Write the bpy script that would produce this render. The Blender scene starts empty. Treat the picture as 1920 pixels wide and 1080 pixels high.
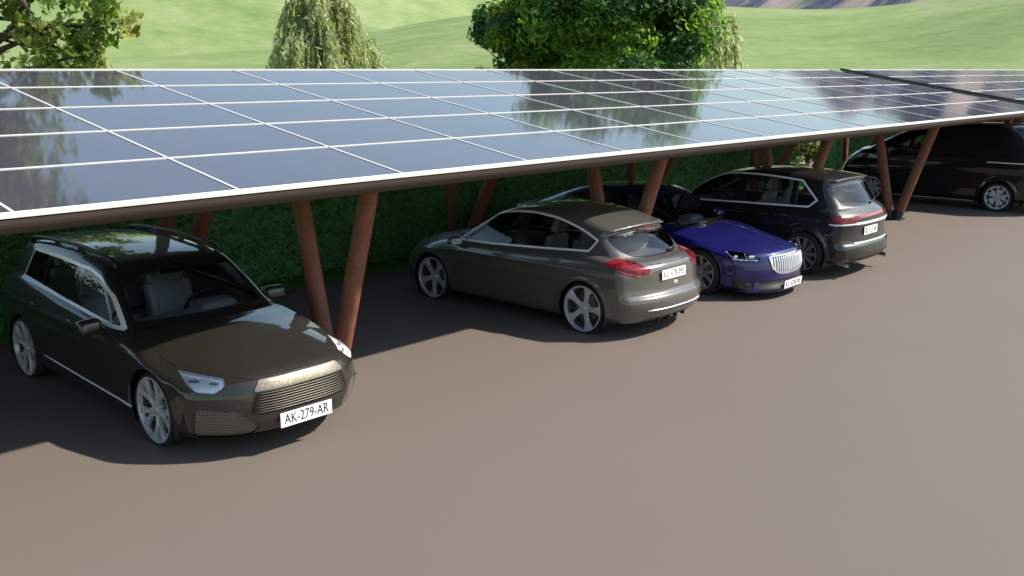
import bpy, bmesh, math, random
import numpy as np
from mathutils import Vector, Matrix
random.seed(7); RNG = np.random.default_rng(11)
S = bpy.context.scene; C = S.collection
PI = math.pi; R = math.radians

# ------------------------------------------------------------------ camera
CAM_H = 3.15
cam_d = bpy.data.cameras.new('camera'); cam = bpy.data.objects.new('camera', cam_d); C.objects.link(cam)
cam_d.sensor_width = 36.0; cam_d.lens = 34.01; cam_d.clip_end = 9000; cam_d.clip_start = 0.05
cam.location = (0, 0, CAM_H); cam.rotation_euler = (R(90 - 12.706), 0, R(-46.997))
S.camera = cam
# ------------------------------------------------------------------ sky, sun, exposure
SUN_DIR = Vector((0.80, -0.70, 1.0)).normalized()          # towards the sun
sun_el = math.asin(SUN_DIR.z); sun_az = math.atan2(SUN_DIR.x, SUN_DIR.y)
W = bpy.data.worlds.new('World'); S.world = W; W.use_nodes = True
nt = W.node_tree; nt.nodes.clear()
sky = nt.nodes.new('ShaderNodeTexSky'); sky.sky_type = 'NISHITA'; sky.sun_disc = False
sky.sun_elevation = sun_el; sky.sun_rotation = sun_az
sky.air_density = 1.6; sky.dust_density = 0.8; sky.ozone_density = 1.6; sky.altitude = 200
bg = nt.nodes.new('ShaderNodeBackground'); bg.inputs['Strength'].default_value = 0.105
wo = nt.nodes.new('ShaderNodeOutputWorld')
nt.links.new(sky.outputs[0], bg.inputs[0]); nt.links.new(bg.outputs[0], wo.inputs[0])
sl = bpy.data.lights.new('sun', 'SUN'); sl.energy = 4.6; sl.angle = R(1.3); sl.color = (1.0, 0.93, 0.82)
so = bpy.data.objects.new('sun', sl); C.objects.link(so); so.location = (30, -30, 40)
so.rotation_euler = SUN_DIR.to_track_quat('Z', 'Y').to_euler()
S.view_settings.view_transform = 'Standard'; S.view_settings.look = 'None'
S.view_settings.exposure = 0.85; S.view_settings.gamma = 1.0
S.render.engine = 'CYCLES'
S.cycles.max_bounces = 8; S.cycles.transparent_max_bounces = 16; S.cycles.glossy_bounces = 4; S.cycles.diffuse_bounces = 2
S.cycles.use_denoising = True; S.cycles.sample_clamp_indirect = 6.0

# ------------------------------------------------------------------ node helpers
def new_mat(name):
    m = bpy.data.materials.new(name); m.use_nodes = True
    n = m.node_tree; b = n.nodes['Principled BSDF']
    return m, n, b
def N(n, typ, **kw):
    x = n.nodes.new(typ)
    for k, v in kw.items():
        if k in x.inputs: x.inputs[k].default_value = v
        else: setattr(x, k, v)
    return x
def ramp(n, src, stops):
    r = n.nodes.new('ShaderNodeValToRGB'); cr = r.color_ramp
    while len(cr.elements) > 1: cr.elements.remove(cr.elements[-1])
    cr.elements[0].position = stops[0][0]; cr.elements[0].color = (*stops[0][1], 1)
    for p, c in stops[1:]:
        e = cr.elements.new(p); e.color = (*c, 1)
    n.links.new(src, r.inputs[0]); return r.outputs[0]
def coords(n, kind='Object', scale=(1, 1, 1), rz=0.0):
    t = n.nodes.new('ShaderNodeTexCoord'); mp = n.nodes.new('ShaderNodeMapping')
    mp.inputs['Scale'].default_value = scale; mp.inputs['Rotation'].default_value = (0, 0, rz)
    n.links.new(t.outputs[kind], mp.inputs[0]); return mp.outputs[0]
def simple(name, col, rough=0.5, metal=0.0, coat=0.0, var=0.12, scale=20, spec=0.5, bump=0.0):
    """one procedural surface: base colour with a little noise variation, optional fine bump"""
    m, n, b = new_mat(name)
    v = coords(n); no = N(n, 'ShaderNodeTexNoise', Scale=scale, Detail=4.0); n.links.new(v, no.inputs['Vector'])
    lo = tuple(c * (1 - var) for c in col); hi = tuple(min(1, c * (1 + var)) for c in col)
    n.links.new(ramp(n, no.outputs['Fac'], [(0.3, lo), (0.7, hi)]), b.inputs['Base Color'])
    b.inputs['Roughness'].default_value = rough; b.inputs['Metallic'].default_value = metal
    b.inputs['Coat Weight'].default_value = coat; b.inputs['Coat Roughness'].default_value = 0.03
    b.inputs['Specular IOR Level'].default_value = spec
    if bump:
        bp = N(n, 'ShaderNodeBump', Strength=bump, Distance=0.01); n.links.new(no.outputs['Fac'], bp.inputs['Height'])
        n.links.new(bp.outputs[0], b.inputs['Normal'])
    return m
def leaf_mat(name, cols, trans=0.35, rough=0.45):
    """leaves: diffuse + translucent, colour varies per leaf"""
    m, n, b = new_mat(name)
    g = n.nodes.new('ShaderNodeNewGeometry')
    v = coords(n); no = N(n, 'ShaderNodeTexNoise', Scale=0.9, Detail=2.0); n.links.new(v, no.inputs['Vector'])
    mx = N(n, 'ShaderNodeMath', operation='ADD'); mu = N(n, 'ShaderNodeMath', operation='MULTIPLY'); mu.inputs[1].default_value = 0.55
    n.links.new(g.outputs['Random Per Island'], mu.inputs[0])
    mu2 = N(n, 'ShaderNodeMath', operation='MULTIPLY'); mu2.inputs[1].default_value = 0.45
    n.links.new(no.outputs['Fac'], mu2.inputs[0])
    n.links.new(mu.outputs[0], mx.inputs[0]); n.links.new(mu2.outputs[0], mx.inputs[1])
    k = len(cols) - 1
    col = ramp(n, mx.outputs[0], [(0.15 + 0.7 * i / k, c) for i, c in enumerate(cols)])
    n.links.new(col, b.inputs['Base Color']); b.inputs['Roughness'].default_value = rough
    b.inputs['Specular IOR Level'].default_value = 0.35
    tr = n.nodes.new('ShaderNodeBsdfTranslucent')
    hs = N(n, 'ShaderNodeHueSaturation', Saturation=1.15, Value=1.5); n.links.new(col, hs.inputs['Color'])
    n.links.new(hs.outputs[0], tr.inputs['Color'])
    mix = n.nodes.new('ShaderNodeMixShader'); mix.inputs[0].default_value = trans
    out = n.nodes['Material Output']
    n.links.new(b.outputs[0], mix.inputs[1]); n.links.new(tr.outputs[0], mix.inputs[2]); n.links.new(mix.outputs[0], out.inputs[0])
    return m

# ------------------------------------------------------------------ object helpers
def tag(o, label=None, cat=None, group=None, kind=None):
    if label: o['label'] = label
    if cat: o['category'] = cat
    if group: o['group'] = group
    if kind: o['kind'] = kind
    return o
def thing(name, label, cat, loc=(0, 0, 0), rz=0.0, group=None):
    o = bpy.data.objects.new(name, None); C.objects.link(o); o.location = loc; o.rotation_euler = (0, 0, rz)
    o.empty_display_size = 0.2
    return tag(o, label, cat, group)
def link_mesh(name, me, mats, parent=None):
    o = bpy.data.objects.new(name, me); C.objects.link(o)
    for m in (mats if isinstance(mats, (list, tuple)) else [mats]): me.materials.append(m)
    if parent is not None: o.parent = parent
    return o
def mesh_np(name, V, F, mat, parent=None, smooth=True, normals=None, mat_idx=None):
    """mesh from numpy arrays; F is an (n,k) index array"""
    V = np.asarray(V, np.float32); F = np.asarray(F, np.int32)
    me = bpy.data.meshes.new(name); me.vertices.add(len(V)); me.vertices.foreach_set('co', V.ravel())
    k = F.shape[1]
    me.loops.add(F.size); me.loops.foreach_set('vertex_index', F.ravel())
    me.polygons.add(len(F)); me.polygons.foreach_set('loop_start', np.arange(0, F.size, k, dtype=np.int32))
    me.polygons.foreach_set('loop_total', np.full(len(F), k, np.int32))
    me.polygons.foreach_set('use_smooth', np.full(len(F), smooth, bool))
    if mat_idx is not None: me.polygons.foreach_set('material_index', np.asarray(mat_idx, np.int32))
    me.update(calc_edges=True); me.validate()
    if normals is not None and len(me.vertices) == len(normals):
        me.normals_split_custom_set_from_vertices([tuple(map(float, q)) for q in normals])
    return link_mesh(name, me, mat, parent)
def bm_obj(name, bm, mats, parent=None, smooth=False):
    me = bpy.data.meshes.new(name); bm.normal_update(); bm.to_mesh(me); bm.free()
    for p in me.polygons: p.use_smooth = smooth
    return link_mesh(name, me, mats, parent)
def add_box(bm, c, s, rot=None, bevel=0.0, seg=2, taper=None):
    """box centred c, size s, optional bevel; taper=(kx,ky) scales the top"""
    r = bmesh.ops.create_cube(bm, size=1.0); vs = r['verts']
    for v in vs:
        k = (taper if taper and v.co.z > 0 else (1, 1))
        v.co = Vector((v.co.x * s[0] * k[0], v.co.y * s[1] * k[1], v.co.z * s[2]))
    if bevel:
        es = list({e for v in vs for e in v.link_edges})
        rr = bmesh.ops.bevel(bm, geom=es, offset=bevel, segments=seg, affect='EDGES', profile=0.6)
        vs = list({v for f in rr['faces'] for v in f.verts} | {v for v in vs if v.is_valid})
    M = Matrix.Translation(Vector(c)) @ (rot.to_4x4() if rot is not None else Matrix.Identity(4))
    for v in vs: v.co = M @ v.co
    return vs
def add_lathe(bm, prof, seg=32, axis='Y', mi=0):
    """revolve (radius, along) pairs round an axis"""
    rings = []
    for r, a in prof:
        ring = []
        for i in range(seg):
            t = 2 * PI * i / seg
            if axis == 'Y': co = (r * math.cos(t), a, r * math.sin(t))
            elif axis == 'Z': co = (r * math.cos(t), r * math.sin(t), a)
            else: co = (a, r * math.cos(t), r * math.sin(t))
            ring.append(bm.verts.new(co))
        rings.append(ring)
    for p in range(len(rings) - 1):
        for i in range(seg):
            j = (i + 1) % seg
            f = bm.faces.new((rings[p][i], rings[p][j], rings[p + 1][j], rings[p + 1][i])); f.material_index = mi; f.smooth = True
    return rings
def add_tube(bm, pts, rads, seg=10, caps=True):
    pts = [Vector(p) for p in pts]
    if not isinstance(rads, (list, tuple)): rads = [rads] * len(pts)
    prev = None; rings = []
    up = Vector((0, 0, 1))
    for i, p in enumerate(pts):
        d = (pts[min(i + 1, len(pts) - 1)] - pts[max(i - 1, 0)]).normalized()
        if prev is None:
            a = d.cross(up if abs(d.z) < 0.9 else Vector((1, 0, 0))).normalized()
        else:
            a = (prev - d * prev.dot(d)).normalized()
        prev = a; b = d.cross(a)
        rings.append([bm.verts.new(p + (a * math.cos(2 * PI * k / seg) + b * math.sin(2 * PI * k / seg)) * rads[i]) for k in range(seg)])
    for q in range(len(rings) - 1):
        for k in range(seg):
            f = bm.faces.new((rings[q][k], rings[q][(k + 1) % seg], rings[q + 1][(k + 1) % seg], rings[q + 1][k])); f.smooth = True
    if caps:
        bm.faces.new(rings[0][::-1]); bm.faces.new(rings[-1])
def copy_obj(o, parent=None, loc=None, rot=None):
    c = o.copy(); C.objects.link(c)
    if parent is not None: c.parent = parent
    if loc is not None: c.location = loc
    if rot is not None: c.rotation_euler = rot
    return c
def copy_tree(o, parent=None, loc=None, rot=None):
    kids = list(o.children)
    c = copy_obj(o, parent, loc, rot)
    for k in kids: copy_tree(k, c)
    return c
def text_mesh(name, s, size, mat, parent, M, width=None):
    cu = bpy.data.curves.new(name, 'FONT'); cu.body = s; cu.size = size; cu.align_x = 'CENTER'; cu.align_y = 'CENTER'
    cu.extrude = 0.0015; cu.resolution_u = 3
    o = bpy.data.objects.new(name, cu); C.objects.link(o)
    bpy.context.view_layer.update()
    me = bpy.data.meshes.new_from_object(o.evaluated_get(bpy.context.evaluated_depsgraph_get()))
    bpy.data.objects.remove(o); me.materials.clear()
    if width:
        xs = [v.co.x for v in me.vertices]; k = width / (max(xs) - min(xs)); mid = (max(xs) + min(xs)) / 2
        for v in me.vertices: v.co.x = (v.co.x - mid) * k
    me.transform(M); me.name = name
    return link_mesh(name, me, mat, parent)

# ------------------------------------------------------------------ setting: ground, lot, hills
def mat_grass(name, a, b_, c, sc=(1, 1, 1)):
    m, n, b = new_mat(name)
    v = coords(n, 'Object', sc)
    n1 = N(n, 'ShaderNodeTexNoise', Scale=1.0, Detail=8.0, Roughness=0.62, Distortion=0.6); n.links.new(v, n1.inputs['Vector'])
    n2 = N(n, 'ShaderNodeTexNoise', Scale=7.0, Detail=6.0, Roughness=0.7); n.links.new(v, n2.inputs['Vector'])
    mx = N(n, 'ShaderNodeMath', operation='ADD'); n.links.new(n1.outputs['Fac'], mx.inputs[0])
    mu = N(n, 'ShaderNodeMath', operation='MULTIPLY'); mu.inputs[1].default_value = 0.6; n.links.new(n2.outputs['Fac'], mu.inputs[0])
    n.links.new(mu.outputs[0], mx.inputs[1])
    n.links.new(ramp(n, mx.outputs[0], [(0.55, a), (0.8, b_), (1.05, c)]), b.inputs['Base Color'])
    b.inputs['Roughness'].default_value = 0.9; b.inputs['Specular IOR Level'].default_value = 0.1
    bp = N(n, 'ShaderNodeBump', Strength=0.6, Distance=0.8); n.links.new(mx.outputs[0], bp.inputs['Height']); n.links.new(bp.outputs[0], b.inputs['Normal'])
    return m
M_FIELD = mat_grass('meadow_grass', (0.13, 0.20, 0.05), (0.19, 0.26, 0.075), (0.25, 0.31, 0.11), (0.35, 0.35, 0.35))
M_HILL = mat_grass('hill_grass', (0.120, 0.185, 0.060), (0.175, 0.235, 0.088), (0.235, 0.27, 0.135), (0.030, 0.030, 0.05))

def mat_asphalt():
    m, n, b = new_mat('asphalt')
    v = coords(n)
    n1 = N(n, 'ShaderNodeTexNoise', Scale=0.35, Detail=5.0, Roughness=0.55); n.links.new(v, n1.inputs['Vector'])
    n2 = N(n, 'ShaderNodeTexNoise', Scale=160.0, Detail=3.0, Roughness=0.7); n.links.new(v, n2.inputs['Vector'])
    c1 = ramp(n, n1.outputs['Fac'], [(0.3, (0.135, 0.107, 0.092)), (0.7, (0.140, 0.112, 0.096))])
    c2 = ramp(n, n2.outputs['Fac'], [(0.3, (0.86, 0.86, 0.86)), (0.7, (1.12, 1.12, 1.12))])
    mx = N(n, 'ShaderNodeMix', data_type='RGBA', blend_type='MULTIPLY'); mx.inputs[0].default_value = 1.0
    n.links.new(c1, mx.inputs[6]); n.links.new(c2, mx.inputs[7]); n.links.new(mx.outputs[2], b.inputs['Base Color'])
    b.inputs['Roughness'].default_value = 0.75; b.inputs['Specular IOR Level'].default_value = 0.3
    bp = N(n, 'ShaderNodeBump', Strength=0.25, Distance=0.004); n.links.new(n2.outputs['Fac'], bp.inputs['Height']); n.links.new(bp.outputs[0], b.inputs['Normal'])
    return m
def sheet(name, x0, x1, y0, y1, z, mat):
    bm = bmesh.new()
    bm.faces.new([bm.verts.new(q) for q in ((x0, y0, z), (x1, y0, z), (x1, y1, z), (x0, y1, z))])
    return tag(bm_obj(name, bm, mat), kind='structure')
# one ground sheet to the horizon
nr, na = 40, 96
rr = np.concatenate([[0.5], np.geomspace(6, 5200, nr - 1)])
V = [(r * math.cos(2 * PI * a / na), r * math.sin(2 * PI * a / na), 0.0) for r in rr for a in range(na)]
F = [(i * na + a, i * na + (a + 1) % na, (i + 1) * na + (a + 1) % na, (i + 1) * na + a) for i in range(nr - 1) for a in range(na)]
F2 = np.array(F)
tag(mesh_np('grass_ground', V, F2, M_FIELD), kind='structure')
M_ASPH = mat_asphalt()
sheet('asphalt_lot', -45, 90, -45, 11.78, 0.012, M_ASPH)
M_VERGE = mat_grass('verge_grass', (0.08, 0.27, 0.04), (0.12, 0.36, 0.06), (0.16, 0.42, 0.085), (6, 6, 6))
sheet('grass_verge', -45, 90, 11.78, 13.2, 0.016, M_VERGE)
M_PATH = simple('gravel_path', (0.36, 0.35, 0.34), 0.9, var=0.2, scale=30)
sheet('footpath', -45, 90, 14.7, 15.9, 0.012, M_PATH)

# hills: polar terrain patches far behind the carport; heights follow each ridge line
HEAD = math.atan2(0.68200, 0.73135)      # camera heading in world
def pix_az(u, v=60): return math.atan2((u - 960) / 1813.9, math.cos(R(12.706)) + (540 - v) / 1813.9 * math.sin(R(12.706)))
def pix_el(u, v):
    yy = (540 - v) / 1813.9; cp_, sp_ = math.cos(R(12.706)), math.sin(R(12.706))
    return math.degrees(math.atan2(yy * cp_ - sp_, math.hypot((u - 960) / 1813.9, cp_ + yy * sp_)))
def vnoise(x, y, seed):
    r = np.random.default_rng(seed); T = r.random((64, 64))
    xi = np.floor(x).astype(int); yi = np.floor(y).astype(int); fx = x - xi; fy = y - yi
    fx = fx * fx * (3 - 2 * fx); fy = fy * fy * (3 - 2 * fy)
    g = lambda a, b: T[a % 64, b % 64]
    return (g(xi, yi) * (1 - fx) + g(xi + 1, yi) * fx) * (1 - fy) + (g(xi, yi + 1) * (1 - fx) + g(xi + 1, yi + 1) * fx) * fy
def fbm(x, y, seed, o=5):
    s = 0; a = 1; t = 0
    for i in range(o):
        s = s + a * vnoise(x * 2 ** i, y * 2 ** i, seed + i); t += a; a *= 0.5
    return s / t - 0.5
def smooth01(t): t = np.clip(t, 0, 1); return t * t * (3 - 2 * t)
def ridge_terrain(name, az_el, r0, rc, r1, mat, rough=0.0, nscale=0.02, gully=0.0, seed=1, na=340, nr=70, zbase=-1.0):
    """terrain rising from radius r0 to a crest at rc (elevation angles az_el, seen from the lot), falling to r1"""
    azs = np.array([a for a, e in az_el]); els = np.array([e for a, e in az_el])
    A = np.linspace(azs.min(), azs.max(), na); Rr = np.linspace(r0, r1, nr)
    AA, RR = np.meshgrid(A, Rr, indexing='ij')
    k = np.ones(9) / 9; el = np.interp(A, azs, els); pad = np.pad(el, 4, mode='edge'); el = np.convolve(pad, k, 'valid')
    crest = rc * np.tan(np.radians(el))[:, None] + (CAM_H if zbase > -0.5 else CAM_H) 
    up = smooth01((RR - r0) / (rc - r0)); dn = smooth01((r1 - RR) / (r1 - rc))
    h = crest * np.where(RR < rc, up, dn)
    X = RR * np.cos(HEAD - np.radians(AA)); Y = RR * np.sin(HEAD - np.radians(AA))
    env = np.where(RR < rc, up, dn)
    if gully:
        gl = np.abs(fbm(AA * nscale * 60, RR * nscale * 0.12, seed + 30, 4)) * 2
        h = h * (1 - gully * gl * env) + crest * gully * 0.35 * env
    h = h + rough * fbm(X * nscale, Y * nscale, seed) * env * 2
    V = np.stack([X, Y, h + zbase * (1 - env)], -1).reshape(-1, 3)
    i = np.arange(na - 1)[:, None] * nr + np.arange(nr - 1)[None]
    F = np.stack([i, i + 1, i + nr + 1, i + nr], -1).reshape(-1, 4)
    return tag(mesh_np(name, V, F, mat), kind='structure')
P = lambda u: math.degrees(pix_az(u))
ridge_terrain('near_hills', [(-115, 0.6), (-60, 1.0), (P(300), 1.0), (P(560), 1.4)] + [(P(u), pix_el(u, v)) for u, v in ((640, 78), (700, 63), (760, 49), (830, 39), (905, 29), (1050, 20), (1250, 13), (1310, 15), (1420, 20), (1500, 24), (1580, 23),
    (1680, 16), (1760, 7), (1830, -8), (1960, -40))] + [(45, 5.5), (70, 5.0), (100, 3.0)], 60, 300, 460, M_HILL, rough=0.5, nscale=0.012, seed=3)
ridge_terrain('far_hills', [(-115, 4.0), (-70, 6.0), (-40, 7.0), (P(0), 8.0), (P(200), 8.4), (P(420), 7.4), (P(600), 6.2), (P(740), 5.0), (P(800), pix_el(800, -12)), (P(860), pix_el(860, 12)), (P(905), pix_el(905, 30)), (P(1050), 2.9), (P(1250), 2.5), (P(1500), 1.5), (P(1900), 1.0)],
    150, 520, 900, M_HILL, rough=16.0, nscale=0.008, gully=0.16, seed=9)
ridge_terrain('spur_hill', [(-34, 0.3)] + [(P(u), pix_el(u, v)) for u, v in ((60, 128), (150, 98), (215, 60), (255, 30), (300, -5))] + [(P(400), 6.3), (P(520), 6.0), (P(640), 4.6), (P(760), 2.8), (P(860), 1.0), (6, 0.4)],
    190, 410, 640, M_HILL, rough=3.0, nscale=0.01, gully=0.05, seed=15)
def mat_rock():
    m, n, b = new_mat('mountain_rock')
    v = coords(n, 'Object', (0.0007, 0.0085, 0.0012), -HEAD + R(14))
    n1 = N(n, 'ShaderNodeTexNoise', Scale=3.2, Detail=9.0, Roughness=0.62, Distortion=0.4); n.links.new(v, n1.inputs['Vector'])
    v2 = coords(n, 'Object', (0.0045, 0.0045, 0.004))
    n2 = N(n, 'ShaderNodeTexNoise', Scale=1.0, Detail=4.0); n.links.new(v2, n2.inputs['Vector'])
    c1 = ramp(n, n1.outputs['Fac'], [(0.42, (0.035, 0.046, 0.085)), (0.50, (0.075, 0.082, 0.115)), (0.54, (0.18, 0.155, 0.145)), (0.64, (0.27, 0.225, 0.205))])
    fac = ramp(n, n2.outputs['Fac'], [(0.50, (0, 0, 0)), (0.58, (1, 1, 1))])
    mx = N(n, 'ShaderNodeMix', data_type='RGBA'); n.links.new(fac, mx.inputs[0]); n.links.new(c1, mx.inputs[6]); mx.inputs[7].default_value = (0.16, 0.26, 0.09, 1)
    n.links.new(mx.outputs[2], b.inputs['Base Color']); b.inputs['Roughness'].default_value = 0.95; b.inputs['Specular IOR Level'].default_value = 0.1
    return m
ridge_terrain('rocky_mountains', [(-25, 2.0), (-6, 3.0), (P(840), 5.6), (P(900), 5.4), (P(1000), 5.4), (P(1200), 5.6), (P(1320), 6.2), (P(1450), 7.0), (P(1580), 7.6), (P(1700), 8.6), (P(1850), 9.2), (32, 9.5), (45, 9), (60, 8), (100, 5)],
    620, 1500, 2300, mat_rock(), rough=40.0, nscale=0.005, gully=0.5, seed=21, na=460, nr=90)
# ------------------------------------------------------------------ solar carports
TILT = R(9.4); ct, st = math.cos(TILT), math.sin(TILT)
CF_Y, CF_Z = 6.83, 2.215                 # front edge of the panel plane
PW, PD = 1.713, 1.142                    # panel pitch along and up the slope
def slope(l, s, n=0.0): return Vector((l, CF_Y + s * ct - n * st, CF_Z + s * st + n * ct))
def mat_panel():
    m, n, b = new_mat('solar_glass')
    v = coords(n)
    no = N(n, 'ShaderNodeTexNoise', Scale=1.4, Detail=3.0); n.links.new(v, no.inputs['Vector'])
    # cells: faint darker grid of the wafer
    br = N(n, 'ShaderNodeTexBrick', Scale=1.0); br.offset = 0.0
    br.inputs['Brick Width'].default_value = 0.1565; br.inputs['Row Height'].default_value = 0.1565; br.inputs['Mortar Size'].default_value = 0.0016
    br.inputs['Color1'].default_value = (0.058, 0.055, 0.074, 1); br.inputs['Color2'].default_value = (0.062, 0.059, 0.078, 1); br.inputs['Mortar'].default_value = (0.078, 0.076, 0.098, 1)
    n.links.new(v, br.inputs['Vector'])
    n.links.new(br.outputs['Color'], b.inputs['Base Color'])
    rg = ramp(n, no.outputs['Fac'], [(0.3, (0.045,) * 3), (0.7, (0.075,) * 3)])
    n.links.new(rg, b.inputs['Roughness']); b.inputs['IOR'].default_value = 1.95
    return m
M_PANEL = mat_panel()
M_WHITE = simple('white_aluminium', (0.62, 0.60, 0.58), 0.45, var=0.03)
M_FASCIA = simple('brown_fascia', (0.052, 0.036, 0.028), 0.7, var=0.08, scale=6)
M_SOFFIT = simple('soffit', (0.12, 0.10, 0.09), 0.8)
M_STEEL = simple('dark_steel', (0.03, 0.035, 0.04), 0.5, metal=0.3)
M_GUTTER = simple('dark_gutter', (0.022, 0.03, 0.03), 0.45)
def mat_wood():
    m, n, b = new_mat('timber_pole')
    v = coords(n, 'Object', (9, 9, 1.2))
    no = N(n, 'ShaderNodeTexNoise', Scale=2.2, Detail=6.0, Roughness=0.6, Distortion=0.8); n.links.new(v, no.inputs['Vector'])
    v2 = coords(n, 'Object', (1, 1, 16)); wv = N(n, 'ShaderNodeTexNoise', Scale=1.6, Detail=3.0); n.links.new(v2, wv.inputs['Vector'])
    ad = N(n, 'ShaderNodeMath', operation='ADD'); mu = N(n, 'ShaderNodeMath', operation='MULTIPLY'); mu.inputs[1].default_value = 0.5
    n.links.new(wv.outputs['Fac'], mu.inputs[0]); n.links.new(no.outputs['Fac'], ad.inputs[0]); n.links.new(mu.outputs[0], ad.inputs[1])
    n.links.new(ramp(n, ad.outputs[0], [(0.5, (0.115, 0.037, 0.019)), (0.75, (0.165, 0.056, 0.029)), (0.95, (0.20, 0.074, 0.040))]), b.inputs['Base Color'])
    b.inputs['Roughness'].default_value = 0.6
    bp = N(n, 'ShaderNodeBump', Strength=0.3, Distance=0.01); n.links.new(ad.outputs[0], bp.inputs['Height']); n.links.new(bp.outputs[0], b.inputs['Normal'])
    return m
M_WOOD = mat_wood()
def panel_proto():
    """one framed photovoltaic panel lying in the slope; origin at its lower left corner"""
    g = 0.011
    bm = bmesh.new(); add_box(bm, (PW / 2, PD / 2, -0.012), (PW - 2 * g, PD - 2 * g, 0.02))
    p = bm_obj('solar_panel', bm, M_PANEL)
    bm = bmesh.new()
    for c, s in (((PW / 2, g / 2, -0.012), (PW, g, 0.034)), ((PW / 2, PD - g / 2, -0.012), (PW, g, 0.034)),
                 ((g / 2, PD / 2, -0.012), (g, PD - 2 * g, 0.034)), ((PW - g / 2, PD / 2, -0.012), (g, PD - 2 * g, 0.034))):
        add_box(bm, c, s)
    bm_obj('panel_frame', bm, M_WHITE, p)
    return p
PROTO = None
def put_panels(root, l0, ncol, nrow=5):
    global PROTO
    for i in range(ncol):
        for j in range(nrow):
            if PROTO is None: PROTO = panel_proto(); o = PROTO; o.parent = root
            else: o = copy_tree(PROTO, root)
            o.location = slope(l0 + i * PW, j * PD) - root.location; o.rotation_euler = (TILT, 0, 0)
def rel(root, v): return Vector(v) - root.location
def frame_parts(root, l0, l1):
    depth = 5 * PD
    # white edge trims along front and back
    bm = bmesh.new()
    prof = [(-0.006, 0.012), (-0.026, 0.006), (-0.03, -0.026), (-0.006, -0.036)]
    vs = [[bm.verts.new(rel(root, slope(l, s, n))) for s, n in prof] for l in (l0, l1)]
    for k in range(4): bm.faces.new((vs[0][k], vs[1][k], vs[1][(k + 1) % 4], vs[0][(k + 1) % 4]))
    bm.faces.new(vs[0]); bm.faces.new(vs[1][::-1]); bmesh.ops.recalc_face_normals(bm, faces=bm.faces)
    bm_obj('edge_trim', bm, M_WHITE, root)
    bm = bmesh.new()
    prof = [(depth + 0.005, 0.010), (depth + 0.03, 0.010), (depth + 0.03, -0.04), (depth + 0.005, -0.04)]
    vs = [[bm.verts.new(rel(root, slope(l, s, n))) for s, n in prof] for l in (l0, l1)]
    for k in range(4): bm.faces.new((vs[0][k], vs[1][k], vs[1][(k + 1) % 4], vs[0][(k + 1) % 4]))
    bm.faces.new(vs[0]); bm.faces.new(vs[1][::-1]); bmesh.ops.recalc_face_normals(bm, faces=bm.faces)
    bm_obj('edge_trim', bm, M_WHITE, root)
    # rounded fascia under the front edge, turning into the soffit
    bm = bmesh.new()
    prof = [(-0.026, -0.040)]
    for k in range(9):
        a = PI / 2 * k / 8
        prof.append((0.10 - 0.125 * math.cos(a), -0.05 - 0.125 * math.sin(a)))
    prof += [(depth, -0.175), (depth, -0.045)]
    n = len(prof)
    vs = [[bm.verts.new(rel(root, slope(l, s, q))) for s, q in prof] for l in (l0, l1)]
    for k in range(n):
        f = bm.faces.new((vs[0][k], vs[1][k], vs[1][(k + 1) % n], vs[0][(k + 1) % n])); f.smooth = k < 9
    bm.faces.new(vs[0]); bm.faces.new(vs[1][::-1]); bmesh.ops.recalc_face_normals(bm, faces=bm.faces)
    bm_obj('fascia_deck', bm, M_FASCIA, root)
    for s in (1.2, 4.4):                          # two purlins under the deck
        bm = bmesh.new()
        c = (slope(l0, s, -0.255) + slope(l1, s, -0.255)) / 2
        add_box(bm, rel(root, c), (l1 - l0 - 0.1, 0.12, 0.155), Matrix.Rotation(TILT, 3, 'X'))
        bm_obj('purlin', bm, M_SOFFIT, root)
def pole_pair(root, l, y0, ends):
    """two round timber poles rising from one steel shoe"""
    bm = bmesh.new()
    add_box(bm, (0, 0, 0.008), (0.30, 0.46, 0.016), bevel=0.004, seg=1)
    for dx in (-0.11, 0.11):
        for dy in (-0.19, 0.19): add_lathe_at(bm, (dx, dy, 0.016), [(0.0, 0.022), (0.014, 0.022), (0.016, 0.0)], 8)
    foot = bm_obj('base_plate', bm, M_STEEL, root); foot.location = rel(root, (l, y0, 0.012))
    for off, sl_ in ends:
        d = Vector((0, sl_, 1)); b = Vector((l, y0 + off, 0.02))
        t = ((CF_Z - 0.18) + (b.y - CF_Y) * st / ct - b.z) / (1 - sl_ * st / ct)
        bm = bmesh.new(); p0 = b + d * 0.16; p1 = b + d * (t + 0.02)
        n = 10
        add_tube(bm, [rel(root, p0.lerp(p1, i / n)) for i in range(n + 1)], [0.098 - 0.004 * i / n for i in range(n + 1)], 20)
        po = bm_obj('timber_pole', bm, M_WOOD, root)
        bm = bmesh.new()
        add_tube(bm, [rel(root, b + d * 0.0), rel(root, b + d * 0.20)], [0.108, 0.104], 20)
        bm_obj('steel_shoe', bm, M_STEEL, po)
def add_lathe_at(bm, c, prof, seg):
    r = add_lathe(bm, prof, seg, 'Z')
    for ring in r:
        for v in ring: v.co += Vector(c)
L0 = 2.43
def carport(label, l0, ncol, frames):
    root = thing('solar_carport', label, 'carport', (l0 + ncol * PW / 2, CF_Y, 0), group=None)
    put_panels(root, l0, ncol); frame_parts(root, l0, l0 + ncol * PW)
    for l in frames:
        pole_pair(root, l, 8.10, [(0.06, 0.22), (-0.07, -0.32)])
        pole_pair(root, l, 11.38, [(0.07, 0.03), (-0.06, -0.52)])
    return root
carport('long solar carport with white-framed blue panels spanning the picture over the row of cars', L0 - 2 * PW, 16, [0.95, 5.90, 10.85, 15.80, 20.72, 25.6])
far = carport('second solar carport at far right, past the dark gutter, mirroring the mountain', 27.25, 11, [30.6, 35.5, 40.5])
bm = bmesh.new()      # dark end gutter of the far carport, standing just above its panels
a, b_ = slope(27.18, -0.03, 0.02), slope(27.18, 5 * PD + 0.03, 0.02)
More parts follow.
